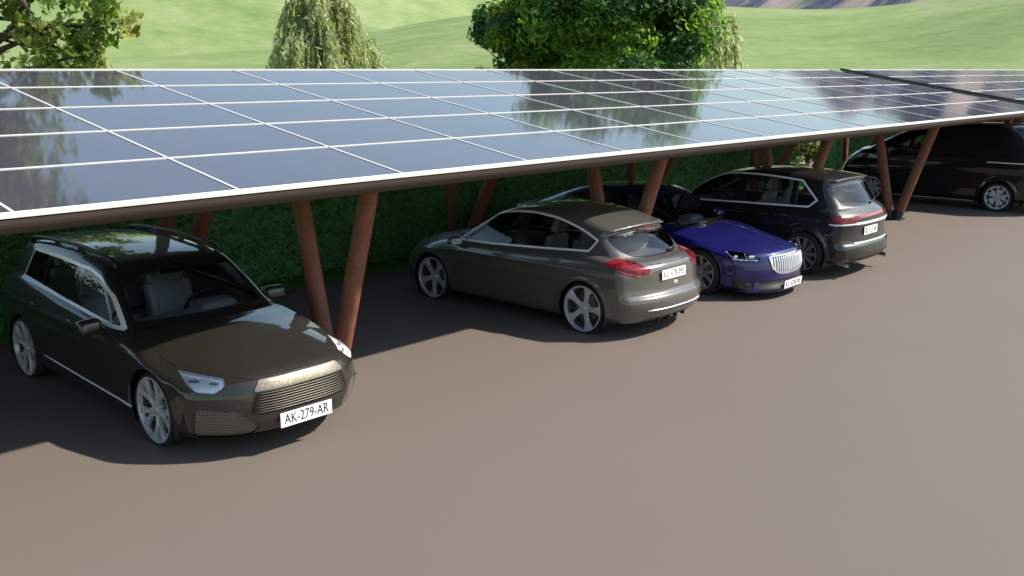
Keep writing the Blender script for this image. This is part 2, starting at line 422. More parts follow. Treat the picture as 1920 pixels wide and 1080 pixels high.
add_tube(bm, [rel(far, a), rel(far, b_)], 0.03, 12)
bm_obj('end_gutter', bm, M_GUTTER, far)

# ------------------------------------------------------------------ leaves
def leaf_cloud(name, P, Nn, size, mat, parent, shape, jitter=0.5, seed=0, droop=None, szvar=0.35, roll=True):
    """many small folded leaves: P points, Nn preferred facing, shape = [(u,v,w)..] with faces list"""
    rg = np.random.default_rng(seed); n = len(P)
    tv, tf = shape
    tv = np.array(tv, float)
    nn = Nn + rg.normal(0, jitter, (n, 3)); nn /= np.linalg.norm(nn, axis=1)[:, None] + 1e-9
    if droop is None: t = rg.normal(0, 1, (n, 3))
    else: t = droop + rg.normal(0, 0.25, (n, 3))
    t -= nn * (t * nn).sum(1)[:, None]; t /= np.linalg.norm(t, axis=1)[:, None] + 1e-9
    b = np.cross(nn, t)
    s = size * (1 + szvar * rg.normal(0, 1, n)).clip(0.4, 1.9)
    V = P[:, None, :] + s[:, None, None] * (tv[None, :, 0:1] * t[:, None] + tv[None, :, 1:2] * b[:, None] + tv[None, :, 2:3] * nn[:, None])
    k = len(tv); tf = np.array(tf)
    F = (tf[None] + (np.arange(n) * k)[:, None, None]).reshape(-1, tf.shape[1])
    return mesh_np(name, V.reshape(-1, 3), F, mat, parent, smooth=False)
# leaf outlines (length along u, width along v, fold along w), quads
LEAF_OVAL = ([(-.5, 0, 0), (-.15, .2, .06), (.2, .2, .06), (.5, 0, -.05), (.2, -.2, .06), (-.15, -.2, .06), (-.15, 0, 0), (.2, 0, 0)],
             [(0, 6, 1, 1), (6, 7, 2, 1), (7, 3, 2, 2), (0, 5, 6, 6), (6, 5, 4, 7), (7, 4, 3, 3)])
LEAF_OVAL = (LEAF_OVAL[0][:6], [(0, 5, 4, 1), (1, 4, 3, 2)])
LEAF_SMALL = ([(-.5, 0, 0), (0, .28, .08), (.5, 0, 0), (0, -.28, .08)], [(0, 3, 2, 1)])
LEAF_LONG = ([(-.5, .0, 0), (-.1, .11, .02), (.5, 0, -.1), (-.1, -.11, .02)], [(0, 3, 2, 1)])
LEAF_LOBED = ([(-.5, 0, 0), (-.28, .16, .04), (-.12, .30, .0), (-.02, .16, .04), (.16, .30, 0), (.22, .13, .03), (.5, 0, -.06),
               (.22, -.13, .03), (.16, -.30, 0), (-.02, -.16, .04), (-.12, -.30, 0), (-.28, -.16, .04)],
              [(0, 11, 1, 1), (11, 10, 2, 1), (10, 9, 3, 2), (9, 8, 4, 3), (8, 7, 5, 4), (7, 6, 5, 5)])
LEAF_LOBED = (LEAF_LOBED[0], [(0, 11, 1, 0)] and [(11, 9, 3, 1), (9, 7, 5, 3)] + [(0, 11, 1, 1)][:0] + [(11, 10, 9, 9)][:0])
LEAF_LOBED = ([(-.5, 0, 0), (-.25, .14, .04), (-.08, .32, .0), (0, .13, .04), (.2, .27, 0), (.5, 0, -.06),
               (.2, -.27, 0), (0, -.13, .04), (-.08, -.32, 0), (-.25, -.14, .04)],
              [(0, 9, 7, 1), (1, 7, 3, 2), (9, 8, 7, 1), (7, 5, 4, 3), (7, 6, 5, 3)])

# ------------------------------------------------------------------ hedges
M_HEDGE = leaf_mat('hedge_leaves', [(0.035, 0.115, 0.045), (0.065, 0.21, 0.075), (0.10, 0.29, 0.095), (0.15, 0.36, 0.12)], 0.25)
M_HEDGE_IN = simple('hedge_twigs', (0.075, 0.21, 0.085), 0.9, var=0.5, scale=14)
def hedge(label, x0, x1, y0, y1, zt, seed, dens):
    root = thing('clipped_hedge', label, 'hedge', ((x0 + x1) / 2, (y0 + y1) / 2, 0), group=None)
    cx, cy = root.location.x, root.location.y
    bm = bmesh.new(); add_box(bm, (0, 0, zt / 2 - 0.02), (x1 - x0 - 0.16, y1 - y0 - 0.16, zt - 0.1), bevel=0.06)
    bm_obj('hedge_core', bm, M_HEDGE_IN, root)
    rg = np.random.default_rng(seed)
    pts = []; nor = []
    def face(n, fx, fy, fz, nrm):
        u, v = rg.random(n), rg.random(n)
        p = np.stack([fx(u, v), fy(u, v), fz(u, v)], -1); pts.append(p); nor.append(np.tile(nrm, (n, 1)))
    fall = lambda n: n
    nf = int((x1 - x0) * zt * dens)
    # leaves thin out along the far part of the run
    ux = lambda u: x0 + (x1 - x0) * u ** 1.35
    face(nf, lambda u, v: ux(u), lambda u, v: y0 + rg.uniform(-0.05, 0.09, len(u)) + 0.05 * np.sin(ux(u) * 3.1) * np.sin(v * 7), lambda u, v: 0.02 + zt * v, (0, -1, 0.25))
    nt_ = int((x1 - x0) * 0.55 * dens * 0.8)
    face(nt_, lambda u, v: ux(u), lambda u, v: y0 + 0.55 * v, lambda u, v: zt + rg.uniform(-0.08, 0.05, len(u)), (0, 0, 1))
    ne = int((y1 - y0) * zt * dens * 0.7)
    for xe, sx in ((x0, -1), (x1, 1)):
        face(ne, lambda u, v: xe + rg.uniform(-0.06, 0.06, len(u)), lambda u, v: y0 + (y1 - y0) * u, lambda u, v: zt * v, (sx, 0, 0.2))
    ng = int((x1 - x0) * 12)
    Pp = np.concatenate(pts) - np.array([cx, cy, 0]); Nn = np.concatenate(nor)
    leaf_cloud('hedge_foliage', Pp, Nn, 0.062, M_HEDGE, root, LEAF_SMALL, 0.45, seed)
    return root
hedge('long dark green clipped hedge in shade behind the parked cars, left of the gap', -4.0, 24.4, 12.32, 13.0, 1.75, 5, 480)
hedge('shorter dark hedge behind the black van, right of the gap', 27.1, 54.0, 12.32, 13.0, 1.75, 6, 300)

# ------------------------------------------------------------------ trees
M_BARK = simple('bark', (0.055, 0.042, 0.032), 0.9, var=0.4, scale=14, bump=0.6)
M_BARK_PALE = simple('pale_bark', (0.16, 0.12, 0.085), 0.9, var=0.35, scale=14, bump=0.5)
def limb_points(p0, d, length, n, rg, wander=0.18, lift=0.03):
    pts = [Vector(p0)]; d = Vector(d).normalized()
    for i in range(n):
        d = (d + Vector(rg.normal(0, wander, 3)) + Vector((0, 0, lift))).normalized()
        pts.append(pts[-1] + d * (length / n))
    return pts
def tree(name, label, cat, loc, height, crown_c, crown_r, nclump, nleaf, leaf, size, mats, seed, trunk_r=0.2, bark=None, clump_r=0.8, nlimb=9, group=None, fork=0.35, extra_limbs=(), jitter=1.0, lower=-0.75, drop=0.0):
    """tapered trunk with limbs that reach leaf clumps spread through an uneven crown"""
    rg = np.random.default_rng(seed)
    root = thing(name, label, cat, loc, group=group); bark = bark or M_BARK
    cz = Vector(crown_c)
    clumps = []
    while len(clumps) < nclump:
        q = rg.normal(0, 1, 3); q /= np.linalg.norm(q); rad = rg.random() ** 0.42
        if q[2] < lower: continue
        w = 0.86 + 0.26 * math.sin(q[0] * 3.1 + seed) * math.cos(q[1] * 2.7 + q[2] * 2.0)
        clumps.append((np.array(cz) + q * rad * w * np.array(crown_r), rad))
    for pts, r in extra_limbs:
        for q in pts[2:]:
            for _ in range(3): clumps.append((np.array(q) + rg.normal(0, 0.22, 3), -1.0))
    bm = bmesh.new()
    fz = height * fork
    tp = [Vector((0, 0, -0.1)), Vector((rg.normal(0, .04), rg.normal(0, .04), fz * 0.5)), Vector((rg.normal(0, .08), rg.normal(0, .08), fz)), cz * 0.6 + Vector((0, 0, fz)) * 0.4, cz]
    add_tube(bm, tp, [trunk_r * 1.25, trunk_r, trunk_r * 0.85, trunk_r * 0.5, trunk_r * 0.16], 12)
    tr = bm_obj('trunk', bm, bark, root)
    bm = bmesh.new()
    pick = rg.permutation(len(clumps))[:nlimb * 4]
    for k, i in enumerate(pick):
        tgt = Vector(clumps[i][0]); a = fz * rg.uniform(0.75, 1.0); st_ = Vector((0, 0, a)) + (cz - Vector((0, 0, a))) * rg.uniform(0.0, 0.7)
        mid = st_.lerp(tgt, 0.5) + Vector(rg.normal(0, 0.14 * (tgt - st_).length, 3))
        r0 = trunk_r * (0.42 if k < nlimb else 0.2)
        p = [st_.lerp(mid, t) * (1 - t) + mid.lerp(tgt, t) * t for t in (0, .2, .4, .6, .8, 1)]
        add_tube(bm, p, [r0 * (1 - 0.85 * t) for t in (0, .2, .4, .6, .8, 1)], 7)
    for pts, r in extra_limbs:
        add_tube(bm, pts, [r * (1 - 0.8 * i / (len(pts) - 1)) for i in range(len(pts))], 8)
    bm_obj('limbs', bm, bark, root)
    # leaves
    P_ = []; N_ = []; which = []
    for ci, (c, rad) in enumerate(clumps):
        cr = clump_r * rg.uniform(0.65, 1.25) * (0.45 if rad < 0 else 1)
        per = int(nleaf / len(clumps) * (0.35 if rad < 0 else 1)); q = rg.normal(0, 1, (per, 3)); q /= np.linalg.norm(q, axis=1)[:, None]
        rr_ = rg.random(per) ** 0.5
        p = c + q * rr_[:, None] * cr * np.array([1, 1, 0.7])
        if drop: p[:, 2] -= drop * rg.random(per)
        out = p - np.array(cz); out /= np.linalg.norm(out, axis=1)[:, None] + 1e-6
        P_.append(p); N_.append(out * 0.5 + q * 0.4 + np.array([0, 0, 0.6])); which.append(np.full(per, rg.integers(0, len(mats))))
    P_ = np.concatenate(P_); N_ = np.concatenate(N_); which = np.concatenate(which)
    for k, m in enumerate(mats):
        s = which == k
        if s.sum(): leaf_cloud('crown', P_[s], N_[s], size, m, root, leaf, jitter, seed + k)
    return root
def willow(label, loc, height, radius, nstrand, mats, seed, group, cone=False, size=0.26):
    rg = np.random.default_rng(seed)
    root = thing('weeping_willow', label, 'tree', loc, group=group)
    bm = bmesh.new()
    add_tube(bm, [(0, 0, -0.1), (0.05, 0, height * .25), (0, 0.05, height * .5), (0, 0, height * .8)], [0.32, 0.26, 0.2, 0.06], 12)
    bm_obj('trunk', bm, M_BARK_PALE, root)
    bm = bmesh.new(); P_ = []; N_ = []; T_ = []
    bunch = None
    for k in range(nstrand):
        if k % 18 == 0:
            bunch = (rg.uniform(0, 2 * PI), rg.random() ** 0.8, rg.uniform(0.62, 0.98), rg.uniform(0.75, 1.3))
        az = bunch[0] + rg.normal(0, 0.13); lev = min(1, max(0, bunch[1] + rg.normal(0, 0.035))); z0 = height * (0.30 + 0.70 * lev)
        if cone: prof = (1 - z0 / height) ** 1.25 + 0.03
        else: prof = math.sqrt(max(0.0, 1 - ((z0 / height - 0.22) / 0.80) ** 2)) + 0.04
        prof = min(1, prof)
        rr_ = radius * prof * bunch[2] * (0.90 + 0.16 * rg.random()) * (0.92 + 0.16 * math.sin(az * 3 + seed) + 0.09 * math.sin(az * 7 + lev * 9))
        a = Vector((rr_ * math.cos(az), rr_ * math.sin(az), z0))
        out = Vector((math.cos(az), math.sin(az), 0)); ln = min(z0 * 0.9, height * rg.uniform(0.14, 0.30) * bunch[3])
        n = max(6, int(ln / (size * 0.33))); swing = rg.normal(0, 0.08, 2); w = out * rg.uniform(0.05, 0.22)
        tt = np.linspace(0, 1, n)
        pts = np.array(a)[None] + np.stack([w.x * np.sqrt(tt) * ln + swing[0] * tt * ln, w.y * np.sqrt(tt) * ln + swing[1] * tt * ln, -ln * tt], -1)
        pts[:, 2] = np.maximum(pts[:, 2], 0.25)
        pts += rg.normal(0, 0.035, pts.shape)
        P_.append(pts); N_.append(np.tile(np.array([out.x, out.y, 0.25]), (n, 1))); 
        T_.append(np.tile(np.array([0.25 * out.x, 0.25 * out.y, -1.0]), (n, 1)))
        if k % 16 == 0:
            add_tube(bm, [(0, 0, height * .5), (a.x * .5, a.y * .5, z0 * .92), tuple(a)], [0.06, 0.035, 0.012], 6)
    bm_obj('limbs', bm, M_BARK_PALE, root)
    P_ = np.concatenate(P_); N_ = np.concatenate(N_); T_ = np.concatenate(T_)
    sel = rg.integers(0, len(mats), len(P_))
    for k, m in enumerate(mats):
        s = sel == k
        leaf_cloud('crown', P_[s], N_[s], size, m, root, LEAF_LONG, 1.0, seed + k, droop=T_[s], szvar=0.3)
    return root
def cam_pt(u, dist):
    """ground point in the direction of picture column u"""
    a = HEAD - pix_az(u); return (dist * math.cos(a), dist * math.sin(a), 0)
M_OAK = [leaf_mat('oak_leaves', [(0.056, 0.106, 0.020), (0.125, 0.200, 0.037), (0.237, 0.300, 0.075)], 0.55), leaf_mat('oak_leaves_pale', [(0.125, 0.188, 0.037), (0.275, 0.312, 0.088), (0.425, 0.413, 0.163)], 0.55)]
M_BIG = [leaf_mat('maple_leaves', [(0.018, 0.052, 0.017), (0.044, 0.107, 0.029), (0.091, 0.176, 0.046)], 0.45), leaf_mat('maple_leaves_bright', [(0.052, 0.124, 0.023), (0.111, 0.215, 0.039), (0.221, 0.325, 0.058)], 0.55)]
M_BIG2 = [leaf_mat('dark_leaves', [(0.016, 0.058, 0.021), (0.036, 0.104, 0.029), (0.065, 0.156, 0.039)], 0.3), leaf_mat('lime_leaves', [(0.065, 0.143, 0.016), (0.156, 0.221, 0.026), (0.260, 0.286, 0.039)], 0.4)]
M_WIL = [leaf_mat('willow_leaves', [(0.15, 0.19, 0.07), (0.29, 0.33, 0.135), (0.42, 0.44, 0.22)], 0.5), leaf_mat('willow_leaves_silver', [(0.26, 0.31, 0.16), (0.43, 0.47, 0.27), (0.55, 0.57, 0.38)], 0.5)]
M_BUSH = [leaf_mat('bush_leaves', [(0.10, 0.16, 0.03), (0.2, 0.24, 0.07), (0.30, 0.31, 0.13)], 0.35)]
# big leafy tree behind the carport, centre
x, y, z = cam_pt(1165, 32.0)
tree('broadleaf_tree', 'big dense green tree with bright leaf sprays, in the middle behind the panels', 'tree', (x, y, 0), 7.8, (0, 0, 4.7), (3.55, 3.55, 3.0), 150, 42000, LEAF_OVAL, 0.20, M_BIG, 31, 0.24, clump_r=0.85)
x, y, z = cam_pt(995, 34.0)
tree('broadleaf_tree', 'darker small-leaved tree with yellow-green tips, left of the big tree', 'tree', (x, y, 0), 6.2, (0, 0, 4.1), (1.9, 1.9, 1.9), 60, 15000, LEAF_SMALL, 0.19, M_BIG2, 37, 0.2, clump_r=0.6)
# willows
x, y, z = cam_pt(598, 45.0)
willow('pale weeping willow standing alone, left of the big green tree', (x, y, 0), 9.3, 5.3, 1150, M_WIL, 41, 'weeping willows beyond the hedge', True, 0.40)
x, y, z = cam_pt(1296, 44.0)
willow('pale weeping willow half hidden behind the right side of the big tree', (x, y, 0), 6.3, 2.75, 800, M_WIL, 43, 'weeping willows beyond the hedge', False, 0.34)
# oak at the left edge with its branch reaching into view
x, y, z = cam_pt(-185, 17.5)
o = Vector((x, y, 0)); hl = Vector((math.cos(HEAD), math.sin(HEAD), 0)); rt = Vector((hl.y, -hl.x, 0))
def lp(a, h, d=0.0): return rt * a + Vector((0, 0, h)) + hl * d
limbs = [([lp(0.0, 2.6), lp(0.6, 3.0), lp(1.2, 3.38), lp(1.65, 3.75), lp(1.95, 4.2), lp(2.05, 4.7)], 0.09),
         ([lp(1.1, 3.3), lp(1.6, 3.5), lp(2.2, 3.75), lp(2.65, 3.76), lp(3.0, 3.8)], 0.05),
         ([lp(1.9, 3.62), lp(2.25, 3.5), lp(2.65, 3.35), lp(3.0, 3.2)], 0.028)]
tree('oak_tree', 'yellow-green oak with dark branches leaning in at the left edge above the panels', 'tree', o, 10.5, (-0.15, -0.3, 7.2), (2.75, 2.9, 3.4), 130, 20000, LEAF_LOBED, 0.175, M_OAK, 53, 0.26, clump_r=0.75, extra_limbs=limbs, lower=-0.8)
# young tree behind the oak branch
x, y, z = cam_pt(106, 22.0)
tree('sapling', 'slim young yellow-green sapling under the oak branch at left', 'tree', (x, y, 0), 3.9, (0, 0, 3.0), (0.85, 0.85, 0.85), 26, 2200, LEAF_SMALL, 0.15, M_BUSH, 61, 0.045, bark=M_BARK_PALE, clump_r=0.26, nlimb=6, fork=0.4)
x, y, z = cam_pt(900, 24.0)
tree('sapling', 'short sunny sapling poking above the panels, left of the dark small-leaved tree', 'tree', (x, y, 0), 3.5, (0, 0, 2.75), (0.45, 0.45, 0.7), 16, 1100, LEAF_SMALL, 0.13, M_BUSH, 67, 0.035, bark=M_BARK_PALE, clump_r=0.22, nlimb=5, fork=0.4)
# sunlit bush seen through the hedge gap
tree('sunlit_bush', 'pale sunlit bush seen through the gap between the two hedges', 'bush', (30.5, 15.3, 0), 1.6, (0, 0, 0.62), (1.05, 0.8, 0.72), 80, 11000, LEAF_SMALL, 0.11, M_BUSH, 71, 0.03, bark=M_BARK_PALE, clump_r=0.32, nlimb=6, fork=0.1, lower=-0.95)
# ------------------------------------------------------------------ car surfaces: implicit body, polygonised, then cut along outlines
def sdf_poly(pts, u, v):
    """signed distance to a closed polygon (negative inside), elementwise"""
    pts = np.asarray(pts, float); d = np.full(np.shape(u), 1e9); ins = np.zeros(np.shape(u), bool)
    n = len(pts)
    for i in range(n):
        ax, ay = pts[i]; bx, by = pts[(i + 1) % n]
        ex, ey = bx - ax, by - ay
        t = np.clip(((u - ax) * ex + (v - ay) * ey) / (ex * ex + ey * ey + 1e-12), 0, 1)
        d = np.minimum(d, (u - ax - t * ex) ** 2 + (v - ay - t * ey) ** 2)
        c = ((ay > v) != (by > v)) & (u < ex * (v - ay) / (ey + (1e-12 if ey >= 0 else -1e-12)) + ax)
        ins ^= c
    d = np.sqrt(d)
    return np.where(ins, -d, d)
def rounded(pts, r, n=4):
    """polygon with rounded corners; r scalar or one radius per corner"""
    out = []; m = len(pts)
    for i in range(m):
        p0, p1, p2 = (np.array(pts[(i + k) % m], float) for k in (-1, 0, 1))
        a, b = p0 - p1, p2 - p1; la, lb = np.linalg.norm(a), np.linalg.norm(b)
        q = min(r if np.isscalar(r) else r[i], 0.48 * la, 0.48 * lb)
        s, e = p1 + a / la * q, p1 + b / lb * q
        for t in np.linspace(0, 1, n + 1): out.append((1 - t) ** 2 * s + 2 * t * (1 - t) * p1 + t * t * e)
    return out
def curve(pts, n=6):
    """open Catmull-Rom through points"""
    p = [np.array(q, float) for q in pts]; p = [2 * p[0] - p[1]] + p + [2 * p[-1] - p[-2]]; out = []
    for i in range(1, len(p) - 2):
        for t in np.linspace(0, 1, n, endpoint=False):
            out.append(0.5 * ((2 * p[i]) + (-p[i - 1] + p[i + 1]) * t + (2 * p[i - 1] - 5 * p[i] + 4 * p[i + 1] - p[i + 2]) * t ** 2 + (-p[i - 1] + 3 * p[i] - 3 * p[i + 1] + p[i + 2]) * t ** 3))
    return out + [p[-2]]
class Profile:
    """side outline as a slightly blurred distance field, sampled bilinearly"""
    def __init__(s, pts, blur=2, h=0.015):
        s.h = h; s.x0, s.z0 = -3.2, -0.5; nx, nz = int(6.4 / h), int(3.2 / h)
        X, Z = np.meshgrid(s.x0 + np.arange(nx) * h, s.z0 + np.arange(nz) * h, indexing='ij')
        D = sdf_poly(pts, X, Z)
        for _ in range(blur):
            for ax in (0, 1): D = (np.roll(D, 1, ax) + 2 * D + np.roll(D, -1, ax)) / 4
        s.D = D; s.n = (nx, nz)
    def __call__(s, x, z):
        u = np.clip((x - s.x0) / s.h, 0, s.n[0] - 1.001); v = np.clip((z - s.z0) / s.h, 0, s.n[1] - 1.001)
        i = u.astype(np.int32); j = v.astype(np.int32); fu = u - i; fv = v - j; D = s.D
        return (D[i, j] * (1 - fu) + D[i + 1, j] * fu) * (1 - fv) + (D[i, j + 1] * (1 - fu) + D[i + 1, j + 1] * fu) * fv
def smax(a, b, k): h = np.clip(k - np.abs(a - b), 0, None) / k; return np.maximum(a, b) + h * h * k * 0.25
def smin(a, b, k): return -smax(-a, -b, k)
def sstep(a, b, x): t = np.clip((x - a) / (b - a), 0, 1); return t * t * (3 - 2 * t)
def surface_net(fn, lo, hi, h):
    xs = np.arange(lo[0], hi[0], h); yh = (np.arange(int(hi[1] / h) + 2) + 0.5) * h; zs = np.arange(lo[2], hi[2], h)
    Vh = fn(xs[:, None, None], yh[None, :, None], zs[None, None, :])
    Vv = np.concatenate([Vh[:, ::-1], Vh], 1); ys = np.concatenate([-yh[::-1], yh])
    nx, ny, nz = Vv.shape; cn = (nx - 1, ny - 1, nz - 1); acc = np.zeros((cn[0] * cn[1] * cn[2], 4))
    cid = lambda i, j, k: (i * cn[1] + j) * cn[2] + k
    quads = []; sg = Vv < 0; grid = (xs, ys, zs)
    for ax in range(3):
        sl0 = [slice(None)] * 3; sl1 = [slice(None)] * 3; sl0[ax] = slice(0, -1); sl1[ax] = slice(1, None)
        a, b = sg[tuple(sl0)], sg[tuple(sl1)]
        I = np.argwhere(a != b)
        o1, o2 = [(1, 2), (2, 0), (0, 1)][ax]
        lim = [nx, ny, nz]
        ok = (I[:, o1] > 0) & (I[:, o1] < lim[o1] - 1) & (I[:, o2] > 0) & (I[:, o2] < lim[o2] - 1); I = I[ok]
        J = I.copy(); J[:, ax] += 1
        v0 = Vv[tuple(I.T)]; v1 = Vv[tuple(J.T)]; t = v0 / (v0 - v1)
        P = np.stack([grid[q][I[:, q]] for q in range(3)], -1); P[:, ax] += t * h
        ids = []
        for d1, d2 in ((-1, -1), (0, -1), (0, 0), (-1, 0)):
            K = I.copy(); K[:, o1] += d1; K[:, o2] += d2
            c = cid(K[:, 0], K[:, 1], K[:, 2]); ids.append(c)
            for q in range(3): acc[:, q] += np.bincount(c, P[:, q], len(acc))
            acc[:, 3] += np.bincount(c, minlength=len(acc))
        Q = np.stack(ids, -1); flip = ~(v0 < 0); Q[flip] = Q[flip][:, ::-1]; quads.append(Q)
    used = np.flatnonzero(acc[:, 3]); mp = np.full(len(acc), -1); mp[used] = np.arange(len(used))
    V = acc[used, :3] / acc[used, 3:4]; Q = mp[np.concatenate(quads)]
    return V, Q
class Piece:
    def __init__(s, V, Nn, T): s.V, s.N, s.T = V, Nn, T
    def compact(s):
        u, inv = np.unique(s.T, return_inverse=True); return Piece(s.V[u], s.N[u], inv.reshape(-1, 3))
    def offset(s, d): return Piece(s.V + s.N * d, s.N, s.T)
def clip(p, phi):
    """split a triangle mesh along phi = 0; returns (phi<0 part, rest)"""
    phi = np.where(np.abs(phi) < 1e-7, 1e-7, phi); T = p.T; neg = phi[T] < 0; c = neg.sum(1)
    ins, out, mix = T[c == 3], T[c == 0], np.flatnonzero((c == 1) | (c == 2))
    if len(mix) == 0: return Piece(p.V, p.N, ins), Piece(p.V, p.N, out)
    Tm = T[mix]; ng = neg[mix]; cm = c[mix]; odd = np.where(cm == 1, ng.argmax(1), (~ng).argmax(1))
    r = np.arange(len(Tm)); a, b, d = Tm[r, odd], Tm[r, (odd + 1) % 3], Tm[r, (odd + 2) % 3]
    E = np.concatenate([np.stack([a, b], 1), np.stack([a, d], 1)]); Es = np.sort(E, 1)
    U, inv = np.unique(Es, axis=0, return_inverse=True); inv = inv.ravel()
    t = phi[U[:, 0]] / (phi[U[:, 0]] - phi[U[:, 1]])
    nv = p.V[U[:, 0]] + t[:, None] * (p.V[U[:, 1]] - p.V[U[:, 0]]); nn = p.N[U[:, 0]] * (1 - t[:, None]) + t[:, None] * p.N[U[:, 1]]
    nn /= np.linalg.norm(nn, axis=1)[:, None] + 1e-12
    base = len(p.V); q1 = base + inv[:len(Tm)]; q2 = base + inv[len(Tm):]
    tri = np.stack([a, q1, q2], 1); qa = np.stack([q1, b, d], 1); qb = np.stack([q1, d, q2], 1)
    k = cm == 1
    ins = np.concatenate([ins, tri[k], qa[~k], qb[~k]]); out = np.concatenate([out, tri[~k], qa[k], qb[k]])
    V = np.concatenate([p.V, nv]); Nn = np.concatenate([p.N, nn])
    return Piece(V, Nn, ins), Piece(V, Nn, out)

# ------------------------------------------------------------------ car materials
def paint(name, col, metal=0.35, rough=0.38, flake=0.5, coat=1.0, grain=130.0):
    m, n, b = new_mat(name)
    v = coords(n); vo = N(n, 'ShaderNodeTexVoronoi', Scale=grain); n.links.new(v, vo.inputs['Vector'])
    sp = n.nodes.new('ShaderNodeSeparateColor'); n.links.new(vo.outputs['Color'], sp.inputs[0])
    lo = tuple(c * (1 - flake) for c in col); hi = tuple(min(1, c * (1 + 2.2 * flake)) for c in col)
    n.links.new(ramp(n, sp.outputs[0], [(0.0, lo), (0.6, col), (1.0, hi)]), b.inputs['Base Color'])
    mr = ramp(n, sp.outputs[1], [(0.0, (max(0, metal - 0.3 * flake),) * 3), (1.0, (min(1, metal + 0.5 * flake),) * 3)])
    n.links.new(mr, b.inputs['Metallic'])
    b.inputs['Roughness'].default_value = rough; b.inputs['Specular IOR Level'].default_value = 0.3
    b.inputs['Coat Weight'].default_value = coat; b.inputs['Coat Roughness'].default_value = 0.035; b.inputs['Coat IOR'].default_value = 1.5
    return m
def glass_mat(name, tint, ior=1.65, rough=0.01):
    """thin sheet of glass: tinted see-through plus a mirror-like reflection that grows at grazing angles"""
    m = bpy.data.materials.new(name); m.use_nodes = True; n = m.node_tree; n.nodes.clear()
    tr = n.nodes.new('ShaderNodeBsdfTransparent'); gl = N(n, 'ShaderNodeBsdfGlossy', Roughness=rough)
    no = N(n, 'ShaderNodeTexNoise', Scale=3.0); v = coords(n); n.links.new(v, no.inputs['Vector'])
    n.links.new(ramp(n, no.outputs['Fac'], [(0.3, tint), (0.7, tuple(min(1, c * 1.06) for c in tint))]), tr.inputs[0])
    fr = N(n, 'ShaderNodeFresnel', IOR=ior); mix = n.nodes.new('ShaderNodeMixShader'); out = n.nodes.new('ShaderNodeOutputMaterial')
    n.links.new(fr.outputs[0], mix.inputs[0]); n.links.new(tr.outputs[0], mix.inputs[1]); n.links.new(gl.outputs[0], mix.inputs[2]); n.links.new(mix.outputs[0], out.inputs[0])
    return m
def honeycomb():
    m, n, b = new_mat('honeycomb_mesh')
    tc = n.nodes.new('ShaderNodeTexCoord'); sx = n.nodes.new('ShaderNodeSeparateXYZ'); n.links.new(tc.outputs['Object'], sx.inputs[0])
    cb = n.nodes.new('ShaderNodeCombineXYZ'); n.links.new(sx.outputs['Y'], cb.inputs[0]); n.links.new(sx.outputs['Z'], cb.inputs[1])
    br = N(n, 'ShaderNodeTexBrick', Scale=1.0); br.offset = 0.5
    br.inputs['Brick Width'].default_value = 0.021; br.inputs['Row Height'].default_value = 0.015; br.inputs['Mortar Size'].default_value = 0.0022; br.inputs['Mortar Smooth'].default_value = 0.2
    br.inputs['Color1'].default_value = (0.010, 0.009, 0.008, 1); br.inputs['Color2'].default_value = (0.012, 0.011, 0.010, 1); br.inputs['Mortar'].default_value = (0.26, 0.22, 0.16, 1)
    n.links.new(cb.outputs[0], br.inputs['Vector']); n.links.new(br.outputs['Color'], b.inputs['Base Color']); b.inputs['Roughness'].default_value = 0.45
    bp = N(n, 'ShaderNodeBump', Strength=0.8, Distance=0.006); n.links.new(br.outputs['Fac'], bp.inputs['Height']); n.links.new(bp.outputs[0], b.inputs['Normal'])
    return m
M_HONEY = honeycomb()
M_GLASS = glass_mat('window_glass', (0.84, 0.88, 0.88))
M_SCREEN = glass_mat('windscreen_glass', (0.93, 0.95, 0.95), 1.4)
M_GLASS_DK = glass_mat('tinted_glass', (0.60, 0.64, 0.66))
M_LENS = glass_mat('lamp_lens', (0.98, 0.98, 0.98), 1.4)
M_BLACK = simple('black_plastic', (0.012, 0.012, 0.013), 0.45, var=0.2)
M_BLACKG = simple('gloss_black', (0.010, 0.010, 0.011), 0.12, coat=0.5)
M_TRIMW = simple('satin_chrome', (0.80, 0.82, 0.86), 0.28, metal=0.25, var=0.04)
M_CHROME = simple('chrome', (0.80, 0.80, 0.80), 0.12, metal=1.0, var=0.03)
M_RUBBER = simple('tyre_rubber', (0.012, 0.012, 0.013), 0.8, var=0.25, scale=40)
M_ALLOY = simple('silver_alloy', (0.50, 0.51, 0.54), 0.30, metal=0.35, var=0.05)
M_ALLOY_DK = simple('grey_alloy', (0.26, 0.27, 0.29), 0.36, metal=0.6, var=0.08)
M_BRAKE = simple('brake_steel', (0.10, 0.098, 0.095), 0.5, metal=0.4, var=0.2)
M_SEAT = simple('grey_upholstery', (0.42, 0.42, 0.44), 0.85, var=0.25, scale=60)
M_SEATL = simple('pale_upholstery', (0.16, 0.155, 0.15), 0.8, var=0.15, scale=50)
M_CABIN = simple('dark_cabin_plastic', (0.12, 0.12, 0.128), 0.7, var=0.2)
M_DASH = simple('dashboard_plastic', (0.20, 0.205, 0.215), 0.75, var=0.15)
M_SEAM = simple('panel_gap', (0.004, 0.004, 0.004), 0.9)
M_PLATE = simple('plate_white', (0.82, 0.82, 0.80), 0.4, var=0.02)
M_PLATE_TXT = simple('plate_black', (0.02, 0.02, 0.022), 0.5)
M_PLATE_GREY = simple('plate_grey', (0.20, 0.20, 0.21), 0.5)
M_SILVER = simple('reflector_silver', (0.86, 0.87, 0.89), 0.3, metal=0.0, var=0.04)
M_LAMPW = simple('lamp_white', (0.85, 0.87, 0.90), 0.25, var=0.03)
M_MESHDK = simple('grille_dark', (0.015, 0.014, 0.013), 0.5)
M_MESHL = simple('grille_bronze', (0.075, 0.064, 0.050), 0.4, metal=0.5, var=0.1)
